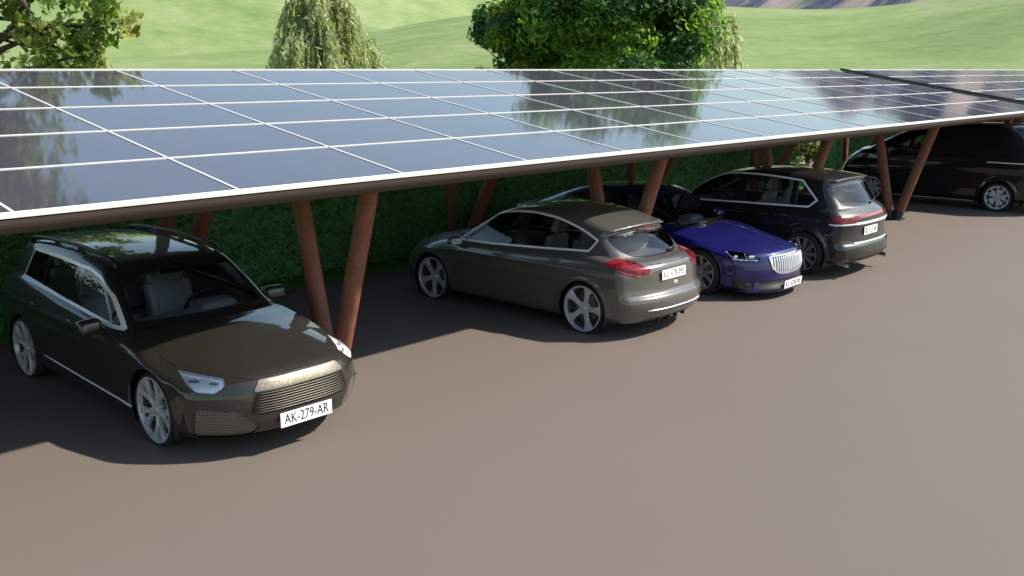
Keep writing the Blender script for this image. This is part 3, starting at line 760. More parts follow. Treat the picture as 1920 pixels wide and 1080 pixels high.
M_DISPLAY = simple('mirror_glass', (0.5, 0.52, 0.55), 0.05, metal=1.0)
def red_lens(name, a, b_, sx):
    m, n, b = new_mat(name)
    v = coords(n, 'Object', (sx, sx, sx * 1.6)); no = N(n, 'ShaderNodeTexNoise', Scale=2.0, Detail=1.5); n.links.new(v, no.inputs['Vector'])
    n.links.new(ramp(n, no.outputs['Fac'], [(0.42, a), (0.52, b_)]), b.inputs['Base Color'])
    b.inputs['Roughness'].default_value = 0.2; b.inputs['Specular IOR Level'].default_value = 0.3; b.inputs['Coat Weight'].default_value = 0.25; b.inputs['Coat Roughness'].default_value = 0.02
    return m
M_RED = red_lens('tail_lamp_red', (0.060, 0.004, 0.008), (0.19, 0.008, 0.012), 5)
M_RED_BR = simple('reflector_red', (0.36, 0.012, 0.016), 0.2, coat=1.0)
M_RED_DK = red_lens('tail_lamp_dark', (0.035, 0.004, 0.008), (0.17, 0.007, 0.012), 6)

# ------------------------------------------------------------------ wheels
def wheel_set(r, rim_r, w, style, alloy):
    """tyre mesh with rim and brake disc as children; the outer face looks along +Y, face plane at y=0"""
    bm = bmesh.new(); y = -w
    prof = [(rim_r - 0.012, -0.022), (rim_r + 0.004, -0.006), (rim_r + 0.35 * (r - rim_r), 0.004), (r - 0.018, -0.004), (r - 0.004, -0.018), (r, -0.035)]
    for g in (0.25, 0.5, 0.75):
        q = -0.035 - (w - 0.07) * g
        prof += [(r, q + 0.006), (r - 0.007, q + 0.004), (r - 0.007, q - 0.004), (r, q - 0.006)]
    prof += [(r, y + 0.035), (r - 0.006, y + 0.015), (r - 0.03, y), (rim_r, y + 0.01)]
    add_lathe(bm, prof, 56)
    bmesh.ops.recalc_face_normals(bm, faces=bm.faces)
    ty = bm_obj('wheel', bm, M_RUBBER)
    bm = bmesh.new()
    add_lathe(bm, [(rim_r + 0.002, -0.012), (rim_r + 0.002, -0.004), (rim_r - 0.014, -0.003), (rim_r - 0.018, -0.012), (rim_r - 0.026, -0.045)], 56)
    def blade(poly, y_in, y_out, thick, ch=0.006):
        """flat spoke outline in (radial, tangential); dished from hub y_in to rim y_out"""
        pts = np.array(poly); c = pts.mean(0)
        def yy(p): q = (p[0] - 0.04) / (rim_r - 0.04); return y_in + (y_out - y_in) * q
        top = [bm.verts.new((p[0] + (c[0] - p[0]) * ch / 0.08, yy(p), p[1] + (c[1] - p[1]) * ch / 0.03)) for p in pts]
        mid = [bm.verts.new((p[0], yy(p) - ch, p[1])) for p in pts]
        bot = [bm.verts.new((p[0], yy(p) - thick, p[1])) for p in pts]
        fs = [bm.faces.new(top)]
        for A, B in ((top, mid), (mid, bot)):
            for i in range(len(pts)): j = (i + 1) % len(pts); fs.append(bm.faces.new((A[i], B[i], B[j], A[j])))
        return [*top, *mid, *bot]
    nsp, polys, yin, yout = style
    for k in range(nsp):
        for pl in polys:
            vs = blade(pl, yin, yout, 0.032)
            bmesh.ops.rotate(bm, verts=vs, cent=(0, 0, 0), matrix=Matrix.Rotation(2 * PI * k / nsp + 0.3, 3, 'Y'))
    add_lathe(bm, [(0.0, yin + 0.014), (0.026, yin + 0.013), (0.032, yin + 0.006), (0.034, yin), (0.07, yin - 0.001), (0.078, yin - 0.012), (0.078, yin - 0.05)], 28)
    for k in range(5):
        a = 2 * PI * k / 5 + 0.6; c = Vector((0.053 * math.cos(a), yin, 0.053 * math.sin(a)))
        rg_ = add_lathe(bm, [(0, 0.006), (0.008, 0.006), (0.009, -0.004)], 6)
        for ring in rg_:
            for v in ring: v.co += c
    bmesh.ops.recalc_face_normals(bm, faces=bm.faces)
    bm_obj('rim', bm, alloy, ty)
    bm = bmesh.new()
    add_lathe(bm, [(0.0, -0.085), (0.085, -0.085), (0.09, -0.10), (0.62 * rim_r, -0.10), (0.62 * rim_r, -0.125), (0.05, -0.125)], 36)
    add_box(bm, (-0.47 * rim_r, -0.105, 0.16 * rim_r), (0.085, 0.075, 0.16), bevel=0.012)
    add_lathe(bm, [(rim_r - 0.024, -0.04), (rim_r - 0.040, -w * 0.75), (0.0, -w * 0.8)], 36)
    bm_obj('brake_disc', bm, M_BRAKE, ty)
    return ty
def spokes_wide(rr, a=0.034, b=0.062): return [[(0.05, -a), (rr * 0.6, -a * 0.85), (rr - 0.012, -b), (rr - 0.012, b), (rr * 0.6, a * 0.85), (0.05, a)]]
def spokes_y(rr): return [[(0.05, -0.040), (rr * 0.42, -0.036), (rr - 0.012, -0.122), (rr - 0.012, -0.046), (rr * 0.50, -0.002), (0.05, 0.0)],
                          [(0.05, 0.0), (rr * 0.50, 0.002), (rr - 0.012, 0.046), (rr - 0.012, 0.122), (rr * 0.42, 0.036), (0.05, 0.040)]]
def spokes_steel(rr): return [[(0.06, -0.035), (rr * 0.62, -0.085), (rr * 0.70, -0.045), (rr * 0.70, 0.045), (rr * 0.62, 0.085), (0.06, 0.035)],
                              [(rr * 0.72, -0.13), (rr - 0.01, -0.16), (rr - 0.005, -0.03), (rr * 0.76, -0.03)], [(rr * 0.76, 0.03), (rr - 0.005, 0.03), (rr - 0.01, 0.16), (rr * 0.72, 0.13)]]
def spokes_multi(rr): return [[(0.05, -0.02), (rr - 0.012, -0.030), (rr - 0.012, 0.030), (0.05, 0.02)]]

# ------------------------------------------------------------------ the car builder
class Car:
    def __init__(s, name, label, cat, loc, rz, p, group='cars parked under the carports'):
        s.p = p; s.root = thing(name, label, cat, loc, rz, group)
        s.low = Profile(p['low'], p.get('blur_low', 3)); s.gh = Profile(p['gh'], p.get('blur_gh', 2))
        V, Q = surface_net(s.F, (p['x0'], 0, 0.02), (p['x1'], p['W'] + 0.12, p['ztop']), p['h'])
        for _ in range(3):
            f = s.F(V[:, 0], V[:, 1], V[:, 2]); g = s.grad(V, 0.006); V = V - g * np.clip(f / ((g * g).sum(1) + 1e-9), -0.03, 0.03)[:, None]
        g = s.grad(V, 0.014); Nn = g / (np.linalg.norm(g, axis=1)[:, None] + 1e-12)
        s.body = Piece(V, Nn, np.concatenate([Q[:, [0, 1, 2]], Q[:, [0, 2, 3]]]))
        s.seams = []
    def F(s, x, y, z, raw=False):
        p = s.p; ay = np.abs(y)
        # lower body
        v = ay / p['W']
        fx = sstep(0.2, p['xf'] * 0.95, x); rx = sstep(-0.4, p['xr'] * 0.97, x) if False else sstep(0.4, -p['xr'] * 0.97, -x)
        xw = x + p['cf'] * fx * v ** p['pf'] - p['cr'] * rx * v ** p['pr']
        cx, cv = p['crown']
        cr = np.interp(x, cx, cv) * sstep(0.35, 0.7, z)
        d1 = s.low(xw, z + cr * v ** 2.2)
        Wx = np.interp(x, *p['plan']); Wz = np.interp(z, *p['sect'])
        wid = Wx + Wz
        for xc in (p['xw_f'], p['xw_r']):
            dd = np.sqrt((x - xc) ** 2 + (z - p['wr']) ** 2)
            wid = wid + p.get('flare', 0.018) * np.exp(-((dd - p['arch']) / 0.055) ** 2) * sstep(0.1, 0.35, z)
        if 'crease' in p:
            zc = np.interp(x, *p['crease']); t_ = (z - zc)
            wid = wid + p.get('crease_d', 0.012) * np.exp(-(t_ / 0.05) ** 2) * (1 + np.tanh(-t_ / 0.012) * 0.5)
        d2 = ay - wid
        F = smax(d1, d2, p.get('k1', 0.09))
        # greenhouse
        gv = ay / p['gW']
        gx = x + p['gcf'] * sstep(-0.3, 0.7, x) * gv ** 2 - p['gcr'] * sstep(0.5, 1.6, -x) * gv ** 2
        d3 = s.gh(gx, z + p['gcrown'] * gv ** 2.2)
        Gx = np.interp(x, *p['gplan']); dz = z - p['gz']
        d4 = (ay - (Gx - p['tumble'] * dz - p.get('tcurve', 0.12) * np.clip(dz, 0, 1) ** 2)) / math.sqrt(1 + p['tumble'] ** 2)
        G = smax(d3, d4, p.get('k2', 0.08))
        if raw: return G - F
        return smin(F, G, p.get('ku', 0.025))
    def top(s, x, y, z): return s.F(x, y, z, True)          # negative on the greenhouse, positive on the lower body
    def grad(s, V, e):
        x, y, z = V.T; f = s.F
        return np.stack([f(x + e, y, z) - f(x - e, y, z), f(x, y + e, z) - f(x, y - e, z), f(x, y, z + e) - f(x, y, z - e)], -1) / (2 * e)
    # surface lookups
    def sy(s, x, z, y0=1.2):
        a, b = 0.0, y0
        for _ in range(28):
            m = (a + b) / 2
            if s.F(np.array([x]), np.array([m]), np.array([z]))[0] < 0: a = m
            else: b = m
        return a
    def sx(s, y, z, sgn):
        a, b = 0.0, 3.0 * sgn
        for _ in range(28):
            m = (a + b) / 2
            if s.F(np.array([m]), np.array([y]), np.array([z]))[0] < 0: a = m
            else: b = m
        return a
    def sz(s, x, y):
        a, b = 0.4, 2.4
        for _ in range(28):
            m = (a + b) / 2
            if s.F(np.array([x]), np.array([y]), np.array([m]))[0] < 0: a = m
            else: b = m
        return a
    def nrm(s, q):
        g = s.grad(np.array([q], float), 0.012)[0]; return Vector(g / np.linalg.norm(g))
    # cutting
    def take(s, fn):
        V = s.body.V; a, s.body = clip(s.body, fn(V[:, 0], V[:, 1], V[:, 2])); return a.compact()
    def split(s, pc, fn):
        V = pc.V; a, b = clip(pc, fn(V[:, 0], V[:, 1], V[:, 2])); return a.compact(), b.compact()
    def add(s, name, pc, mat, parent=None, off=0.0, label=None):
        if len(pc.T) == 0: return None
        pc = pc.compact(); V = pc.V + pc.N * off
        o = mesh_np(name, V, pc.T, mat, parent or s.root, True, pc.N)
        if label: o['label'] = label
        return o
    def sides(s, pc):
        a, b = s.split(pc, lambda x, y, z: -y); return a, b
    def panel(s, name, fn, mat, w=0.0035):
        """a shut panel: cut its outline as a fine dark gap, then the panel itself"""
        g = s.take(lambda x, y, z: np.abs(fn(x, y, z)) - w); s.seams.append(g)
        return s.take(lambda x, y, z: fn(x, y, z))
    def thick(s, name, pc, mat, t, parent=None):
        """patch with a second skin t further in, joined along its border"""
        pc = pc.compact(); n = len(pc.V); T = pc.T
        e = np.concatenate([T[:, [0, 1]], T[:, [1, 2]], T[:, [2, 0]]]); es = np.sort(e, 1)
        u, inv, cnt = np.unique(es, axis=0, return_inverse=True, return_counts=True); be = e[cnt[inv.ravel()] == 1]
        q = np.concatenate([be[:, [1, 0]], be[:, [0, 1]]], 1)          # rim quads get their own corners so the face stays crisp
        W0 = pc.V[be[:, 1]]; W1 = pc.V[be[:, 0]]; W2 = W1 - pc.N[be[:, 0]] * t; W3 = W0 - pc.N[be[:, 1]] * t
        rn = np.cross(W1 - W0, W3 - W0); rn /= np.linalg.norm(rn, axis=1)[:, None] + 1e-12
        m = len(be); k = 2 * n + np.arange(m)
        V = np.concatenate([pc.V, pc.V - pc.N * t, W0, W1, W2, W3]); Nn = np.concatenate([pc.N, -pc.N, rn, rn, rn, rn])
        Tn = np.concatenate([T, T[:, ::-1] + n, np.stack([k, k + m, k + 2 * m], 1), np.stack([k, k + 2 * m, k + 3 * m], 1)])
        return mesh_np(name, V, Tn, mat, parent or s.root, True, Nn)
    def finish_body(s, mat, extra=None):
        bd = s.body.compact(); parts = [(bd, 0, 0.0)] + [(g, 1, -0.004) for g in s.seams if len(g.T)]
        V = []; Nn = []; T = []; mi = []; o = 0
        for g, m, off in parts:
            V.append(g.V + g.N * off); Nn.append(g.N); T.append(g.T + o); mi.append(np.full(len(g.T), m)); o += len(g.V)
        return mesh_np('body', np.concatenate(V), np.concatenate(T), [mat, M_SEAM], s.root, True, np.concatenate(Nn), np.concatenate(mi))
    def lining(s, pcs, mat, xr):
        """dark inner skin of the painted shell round the cabin"""
        V = []; T = []; o = 0
        for pc in pcs:
            c = pc.V[pc.T].mean(1); k = (c[:, 0] > xr[0]) & (c[:, 0] < xr[1]) & (c[:, 2] > xr[2])
            if not k.any(): continue
            q = Piece(pc.V, pc.N, pc.T[k]).compact(); V.append(q.V - q.N * 0.028); T.append(q.T[:, ::-1] + o); o += len(q.V)
        return mesh_np('cabin_lining', np.concatenate(V), np.concatenate(T), mat, s.root, True)
    def wheels(s, proto, yface):
        p = s.p; first = True
        for xc, st_ in ((p['xw_f'], 0), (p['xw_r'], 1)):
            for sgn in (1, -1):
                o = proto if first else copy_tree(proto)
                o.parent = s.root; o.location = (xc, sgn * yface, p['wr']); o.rotation_euler = (0, 0.35 * st_ + (0.2 if sgn < 0 else 0), 0 if sgn > 0 else PI)
                first = False
    def arches(s):
        p = s.p
        pc = s.take(lambda x, y, z: np.maximum(np.minimum(np.hypot(x - p['xw_f'], z - p['wr']), np.hypot(x - p['xw_r'], z - p['wr'])) - p['arch'], 0.42 - np.abs(y)))
        for xc in (p['xw_f'], p['xw_r']):
            for sg in (1, -1):
                bm = bmesh.new(); n = 28; w1 = np.interp(xc, *p['plan']) - 0.005; ra = p['arch'] + 0.006
                rings = []
                for yy in (w1, w1 - 0.03, 0.45):
                    rings.append([bm.verts.new((xc + (ra + (0.02 if yy < w1 - 0.01 else 0)) * math.cos(a), sg * yy, p['wr'] + (ra + (0.02 if yy < w1 - 0.01 else 0)) * math.sin(a))) for a in np.linspace(-0.5, PI + 0.5, n)])
                for q in range(2):
                    for i in range(n - 1):
                        f = bm.faces.new((rings[q][i], rings[q][i + 1], rings[q + 1][i + 1], rings[q + 1][i])); f.smooth = True
                bm.faces.new(rings[2])
                bm_obj('wheel_arch_liner', bm, M_BLACK, s.root)
def seat(root, x, y, z, mat, w=0.50, head=True, back=0.62, recl=0.22, name='seat'):
    bm = bmesh.new()
    add_box(bm, (0.02, 0, 0.12), (0.52, w, 0.17), Matrix.Rotation(-0.12, 3, 'Y'), bevel=0.06, seg=3)
    for sy_ in (-1, 1): add_box(bm, (0.0, sy_ * (w / 2 - 0.04), 0.18), (0.46, 0.09, 0.12), Matrix.Rotation(-0.12, 3, 'Y'), bevel=0.04, seg=3)
    rb = Matrix.Rotation(-recl, 3, 'Y')
    add_box(bm, (-0.27 - 0.5 * back * math.sin(recl), 0, 0.17 + back / 2), (0.14, w - 0.02, back), rb, bevel=0.06, seg=3, taper=(0.7, 0.82))
    for sy_ in (-1, 1): add_box(bm, (-0.23 - 0.42 * back * math.sin(recl), sy_ * (w / 2 - 0.05), 0.14 + back * 0.42), (0.15, 0.09, back * 0.72), rb, bevel=0.04, seg=3)
    o = bm_obj(name, bm, mat, root, smooth=True); o.location = (x, y, z)
    if head:
        bm = bmesh.new(); xb = -0.27 - back * math.sin(recl) - 0.03
        add_box(bm, (xb, 0, 0.17 + back + 0.11), (0.11, 0.26, 0.19), rb, bevel=0.05, seg=3, taper=(0.8, 0.85))
        for sy_ in (-0.06, 0.06): add_tube(bm, [(xb + 0.02, sy_, 0.17 + back - 0.06), (xb, sy_, 0.17 + back + 0.1)], 0.008, 6)
        bm_obj('headrest', bm, mat, o, smooth=True)
    return o
def bench(root, x, z, mat, w=1.2, heads=2, back=0.58):
    o = seat(root, x, 0, z, mat, w, False, back, 0.28, 'rear_bench')
    for k in range(heads):
        y = (k - (heads - 1) / 2) * (w / max(heads, 1)) * 0.95
        bm = bmesh.new(); add_box(bm, (-0.27 - back * 0.28 - 0.03, y, 0.17 + back + 0.07), (0.10, 0.25, 0.15), Matrix.Rotation(-0.28, 3, 'Y'), bevel=0.045, seg=3)
        bm_obj('headrest', bm, mat, o, smooth=True)
def cabin(car, xdash, zdash, wdash, xs, zs, mat, steer_y, xrear, wheel_x=None, hump=True, fw=0.36, back=0.60):
    root = car.root
    bm = bmesh.new(); add_box(bm, ((xdash + xrear) / 2, 0, 0.36), (xdash - xrear + 0.5, wdash * 2 - 0.06, 0.05), bevel=0.01)
    add_box(bm, (xs[0] + 0.25, 0, 0.46), (0.9, 0.2, 0.22), bevel=0.04)
    bm_obj('cabin_floor', bm, M_CABIN, root)
    bm = bmesh.new()
    add_box(bm, (xdash, 0, zdash - 0.16), (0.62, wdash * 2 - 0.10, 0.30), bevel=0.09, seg=4, taper=(0.8, 0.96))
    if hump: add_box(bm, (xdash - 0.17, steer_y, zdash - 0.01), (0.34, 0.48, 0.13), bevel=0.055, seg=4, taper=(0.7, 0.7))
    bm_obj('dashboard', bm, M_DASH, root, smooth=True)
    for y in (-fw, fw): seat(root, xs[0], y, zs, mat, back=back)
    bench(root, xs[1], zs, mat, w=wdash * 2 - 0.28, heads=2, back=back - 0.03)
    # steering wheel
    bm = bmesh.new(); n = 28
    ring = [Vector((0, 0.185 * math.cos(a), 0.185 * math.sin(a))) for a in np.linspace(0, 2 * PI, n + 1)]
    add_tube(bm, ring, 0.015, 8, caps=False)
    add_box(bm, (0.01, 0, 0), (0.04, 0.14, 0.11), bevel=0.015)
    for a in (0.1, PI - 0.1, -PI / 2): add_tube(bm, [(0.005, 0.05 * math.cos(a), 0.05 * math.sin(a)), (0, 0.18 * math.cos(a), 0.18 * math.sin(a))], 0.014, 6)
    bmesh.ops.rotate(bm, verts=bm.verts, cent=(0, 0, 0), matrix=Matrix.Rotation(0.42, 3, 'Y'))
    o = bm_obj('steering_wheel', bm, M_BLACK, root, smooth=True); o.location = (wheel_x if wheel_x is not None else xdash - 0.42, steer_y, zdash - 0.06)
def number_plate(car, pos, txt, face, w=0.52, h=0.11, tilt=0.0, grey=False, rows=None):
    """flat plate with raised rim; face +1 looks forward, -1 backward"""
    root = car.root
    bm = bmesh.new(); add_box(bm, (0, 0, 0), (w, h, 0.008), bevel=0.002, seg=1)
    # local plate frame: x right, y up, z out
    X = Vector((0, 1 if face > 0 else -1, 0)); Zv = Vector((face * math.cos(tilt), 0, math.sin(tilt))); Yv = Zv.cross(X)
    M = Matrix((X, Yv, Zv)).transposed().to_4x4(); M.translation = Vector(pos)
    bm.transform(M); o = bm_obj('number_plate', bm, M_PLATE, root)
    M2 = M @ Matrix.Translation((0, 0, 0.0052))
    if rows:
        for t, dy, hh, ww in rows: text_mesh('plate_lettering', t, hh, M_PLATE_GREY if grey else M_PLATE_TXT, o, M2 @ Matrix.Translation((0, dy, 0)), ww)
    else: text_mesh('plate_lettering', txt, h * 0.98, M_PLATE_GREY if grey else M_PLATE_TXT, o, M2, w * 0.86)
    return o
def mirror(car, x, z, sgn, mat, size=(0.16, 0.22, 0.13), reach=0.13):
    """door mirror: shell on a short arm with a glass facing back"""
    y = car.sy(x, z - 0.03); root = car.root
    bm = bmesh.new(); c = Vector((x + 0.02, sgn * (y + reach), z + 0.01))
    add_box(bm, c, size, Matrix.Rotation(sgn * -0.18, 3, 'Z'), bevel=0.055, seg=4, taper=(0.8, 0.9))
    add_tube(bm, [(x + 0.02, sgn * (y - 0.03), z - 0.06), (x + 0.03, sgn * (y + reach * 0.6), z - 0.035)], [0.035, 0.028], 8)
    o = bm_obj('door_mirror', bm, mat, root, smooth=True)
    bm = bmesh.new(); add_box(bm, c + Vector((-size[0] / 2 - 0.001, 0, -0.003)), (0.01, size[1] * 0.78, size[2] * 0.72), Matrix.Rotation(sgn * -0.18, 3, 'Z'), bevel=0.004)
    bm_obj('mirror_glass', bm, M_DISPLAY, o)
def handle(car, parent, x, z, sgn, mat, l=0.20):
    y = car.sy(x, z)
    bm = bmesh.new()
    pts = [(x - l / 2, sgn * (y - 0.005), z), (x - l * 0.36, sgn * (y + 0.026), z + 0.004), (x + l * 0.36, sgn * (car.sy(x + l * .36, z) + 0.026), z + 0.004), (x + l / 2, sgn * (car.sy(x + l / 2, z) - 0.005), z)]
    add_tube(bm, pts, [0.010, 0.013, 0.013, 0.010], 8)
    return bm_obj('door_handle', bm, mat, parent, smooth=True)
def surf_strip(car, pts, w, t, side=True):
    """bar laid along body points (x,y,z)"""
    bm = bmesh.new(); add_tube(bm, pts, w, 6); return bm
# ------------------------------------------------------------------ the five cars: shapes (x forward, z up, metres)
WAGON = dict(h=0.021, k1=0.055, blur_low=2, x0=-2.45, x1=2.5, W=0.88, ztop=1.56, xf=2.36, xr=-2.25, cf=0.50, pf=3.2, cr=0.20, pr=2.6,
    low=curve([(-2.17, 0.24), (-2.235, 0.40), (-2.25, 0.62), (-2.235, 0.86), (-2.17, 1.01)], 4)
        + curve([(-1.9, 1.06), (-1.45, 1.055), (-0.3, 0.975), (0.5, 0.925), (0.85, 0.905), (1.2, 0.885), (1.6, 0.845), (1.95, 0.785), (2.2, 0.725), (2.305, 0.675)], 4)
        + [(2.345, 0.60), (2.365, 0.48), (2.365, 0.34), (2.33, 0.24), (2.22, 0.185), (1.0, 0.17), (-1.4, 0.17), (-2.0, 0.20)],
    gh=curve([(1.02, 0.86), (0.62, 1.12), (0.28, 1.335), (0.05, 1.395), (-0.5, 1.435), (-1.0, 1.440), (-1.55, 1.425), (-1.98, 1.385)], 4) + curve([(-2.06, 1.34), (-2.16, 1.12), (-2.225, 0.9)], 3) + [(-2.1, 0.7), (0.9, 0.7)],
    crown=([-2.2, 0.5, 0.9, 1.5, 2.3], [0.02, 0.02, 0.06, 0.11, 0.08]),
    plan=([-2.3, -1.9, -1.4, 0.0, 1.3, 1.8, 2.4], [0.81, 0.85, 0.87, 0.88, 0.88, 0.87, 0.83]),
    sect=([0.15, 0.25, 0.40, 0.62, 0.80, 0.92, 1.05], [-0.055, -0.02, -0.012, 0.0, -0.010, -0.045, -0.11]),
    crease=([-2.2, -1.0, 0.8, 1.7], [0.87, 0.83, 0.78, 0.70]), crease_d=0.012,
    gW=0.78, gcf=0.17, gcr=0.22, gcrown=0.055, gplan=([-2.2, -1.6, -0.4, 0.5, 1.0], [0.66, 0.745, 0.785, 0.775, 0.74]), gz=0.95, tumble=0.36, k2=0.085,
    xw_f=1.385, xw_r=-1.385, wr=0.325, arch=0.365, flare=0.018)
HATCH = dict(h=0.022, k1=0.075, x0=-2.45, x1=2.55, W=0.85, ztop=1.58, xf=2.33, xr=-2.2, cf=0.55, pf=2.6, cr=0.24, pr=2.6,
    low=curve([(-2.08, 0.20), (-2.17, 0.30), (-2.20, 0.42), (-2.185, 0.515), (-2.135, 0.55), (-2.115, 0.66), (-2.10, 0.80), (-2.075, 0.87), (-1.99, 0.925)], 3)
        + curve([(-1.6, 0.99), (-1.0, 0.965), (-0.3, 0.935), (0.5, 0.91), (1.0, 0.92), (1.4, 0.90), (1.8, 0.83), (2.1, 0.73), (2.25, 0.64)], 4)
        + [(2.31, 0.52), (2.33, 0.36), (2.28, 0.22), (2.1, 0.165), (1.0, 0.165), (-1.4, 0.165)],
    gh=curve([(1.32, 0.86), (0.85, 1.11), (0.45, 1.30), (0.05, 1.42), (-0.4, 1.465), (-0.85, 1.445), (-1.25, 1.385), (-1.66, 1.295)], 4)
        + [(-1.665, 1.275), (-1.56, 1.255), (-1.575, 1.235)] + curve([(-1.66, 1.17), (-1.80, 1.04), (-1.93, 0.90)], 3) + [(-1.9, 0.7), (1.1, 0.7)],
    crown=([-2.2, -1.6, 0.6, 1.2, 1.7, 2.3], [0.05, 0.02, 0.02, 0.06, 0.09, 0.07]),
    plan=([-2.3, -1.9, -1.4, 0.0, 1.3, 1.8, 2.4], [0.79, 0.835, 0.85, 0.85, 0.845, 0.83, 0.78]),
    sect=([0.15, 0.25, 0.40, 0.62, 0.80, 0.92, 1.05], [-0.05, -0.015, -0.006, 0.0, -0.006, -0.035, -0.10]),
    crease=([-2.2, -1.0, 0.8, 1.7], [0.84, 0.80, 0.78, 0.72]), crease_d=0.010,
    gW=0.76, gcf=0.20, gcr=0.16, gcrown=0.075, gplan=([-2.0, -1.5, -0.6, 0.4, 1.2], [0.655, 0.725, 0.765, 0.76, 0.72]), gz=0.92, tumble=0.34, k2=0.075,
    xw_f=1.347, xw_r=-1.347, wr=0.315, arch=0.352, flare=0.016)
LIFTBACK = dict(h=0.024, k1=0.065, x0=-2.65, x1=2.55, W=0.87, ztop=1.55, xf=2.40, xr=-2.5, cf=0.46, pf=2.8, cr=0.25, pr=2.6,
    low=curve([(-2.40, 0.24), (-2.49, 0.42), (-2.50, 0.70), (-2.46, 0.93), (-2.36, 0.985)], 4)
        + curve([(-1.8, 1.0), (-1.0, 0.965), (-0.2, 0.935), (0.6, 0.915), (1.0, 0.905), (1.4, 0.87), (1.8, 0.80), (2.1, 0.73), (2.32, 0.665)], 4)
        + [(2.365, 0.56), (2.385, 0.41), (2.385, 0.25), (2.44, 0.155), (2.42, 0.115), (2.1, 0.13), (1.0, 0.145), (-1.4, 0.145)],
    gh=curve([(1.13, 0.86), (0.72, 1.11), (0.36, 1.305), (0.0, 1.40), (-0.45, 1.425), (-0.9, 1.39), (-1.4, 1.27), (-1.9, 1.10), (-2.3, 0.96)], 4) + [(-2.2, 0.7), (1.0, 0.7)],
    crown=([-2.4, 0.5, 1.0, 1.7, 2.3], [0.03, 0.02, 0.06, 0.10, 0.07]),
    plan=([-2.5, -1.9, -1.4, 0.0, 1.3, 1.8, 2.4], [0.78, 0.845, 0.86, 0.87, 0.865, 0.85, 0.80]),
    sect=([0.10, 0.20, 0.40, 0.62, 0.80, 0.92, 1.05], [-0.05, -0.015, -0.006, 0.0, -0.008, -0.04, -0.11]),
    crease=([-2.4, -1.0, 0.8, 2.0], [0.84, 0.81, 0.77, 0.68]), crease_d=0.014,
    gW=0.78, gcf=0.20, gcr=0.20, gcrown=0.07, gplan=([-2.3, -1.5, -0.6, 0.4, 1.1], [0.60, 0.72, 0.785, 0.78, 0.745]), gz=0.92, tumble=0.38, k2=0.085,
    xw_f=1.39, xw_r=-1.39, wr=0.33, arch=0.372, flare=0.018)
SUV = dict(h=0.024, x0=-2.4, x1=2.5, W=0.91, ztop=1.72, xf=2.3, xr=-2.24, cf=0.50, pf=2.8, cr=0.20, pr=2.8,
    low=curve([(-2.11, 0.24), (-2.19, 0.33), (-2.205, 0.46), (-2.19, 0.53)], 3) + curve([(-2.15, 0.56), (-2.135, 0.72), (-2.15, 0.87), (-2.12, 0.97), (-2.0, 1.07)], 3)
        + curve([(-1.6, 1.10), (-0.8, 1.06), (0.4, 1.03), (1.0, 1.03), (1.4, 1.0), (1.9, 0.92), (2.15, 0.82)], 4)
        + [(2.25, 0.68), (2.29, 0.5), (2.25, 0.3), (2.05, 0.22), (1.0, 0.21), (-1.4, 0.21)],
    gh=curve([(1.22, 0.96), (0.82, 1.22), (0.45, 1.43), (0.1, 1.535), (-0.4, 1.585), (-1.0, 1.585), (-1.45, 1.56), (-1.84, 1.515)], 4)
        + [(-1.84, 1.49), (-1.74, 1.47), (-1.755, 1.45)] + curve([(-1.84, 1.31), (-1.96, 1.15), (-2.09, 0.98)], 3) + [(-1.9, 0.8), (1.1, 0.8)],
    crown=([-2.2, 0.5, 1.0, 1.6, 2.3], [0.02, 0.02, 0.05, 0.09, 0.07]),
    plan=([-2.3, -1.9, -1.4, 0.0, 1.3, 1.8, 2.4], [0.83, 0.885, 0.90, 0.905, 0.90, 0.885, 0.83]),
    sect=([0.15, 0.28, 0.45, 0.70, 0.90, 1.02, 1.15], [-0.05, -0.015, -0.004, 0.0, -0.006, -0.035, -0.10]),
    crease=([-2.2, -1.0, 0.8, 1.7], [0.97, 0.94, 0.92, 0.86]), crease_d=0.014,
    gW=0.82, gcf=0.16, gcr=0.15, gcrown=0.06, gplan=([-2.1, -1.6, -0.6, 0.4, 1.1], [0.735, 0.795, 0.83, 0.82, 0.785]), gz=1.05, tumble=0.30, k2=0.085,
    xw_f=1.395, xw_r=-1.395, wr=0.35, arch=0.395, flare=0.022)
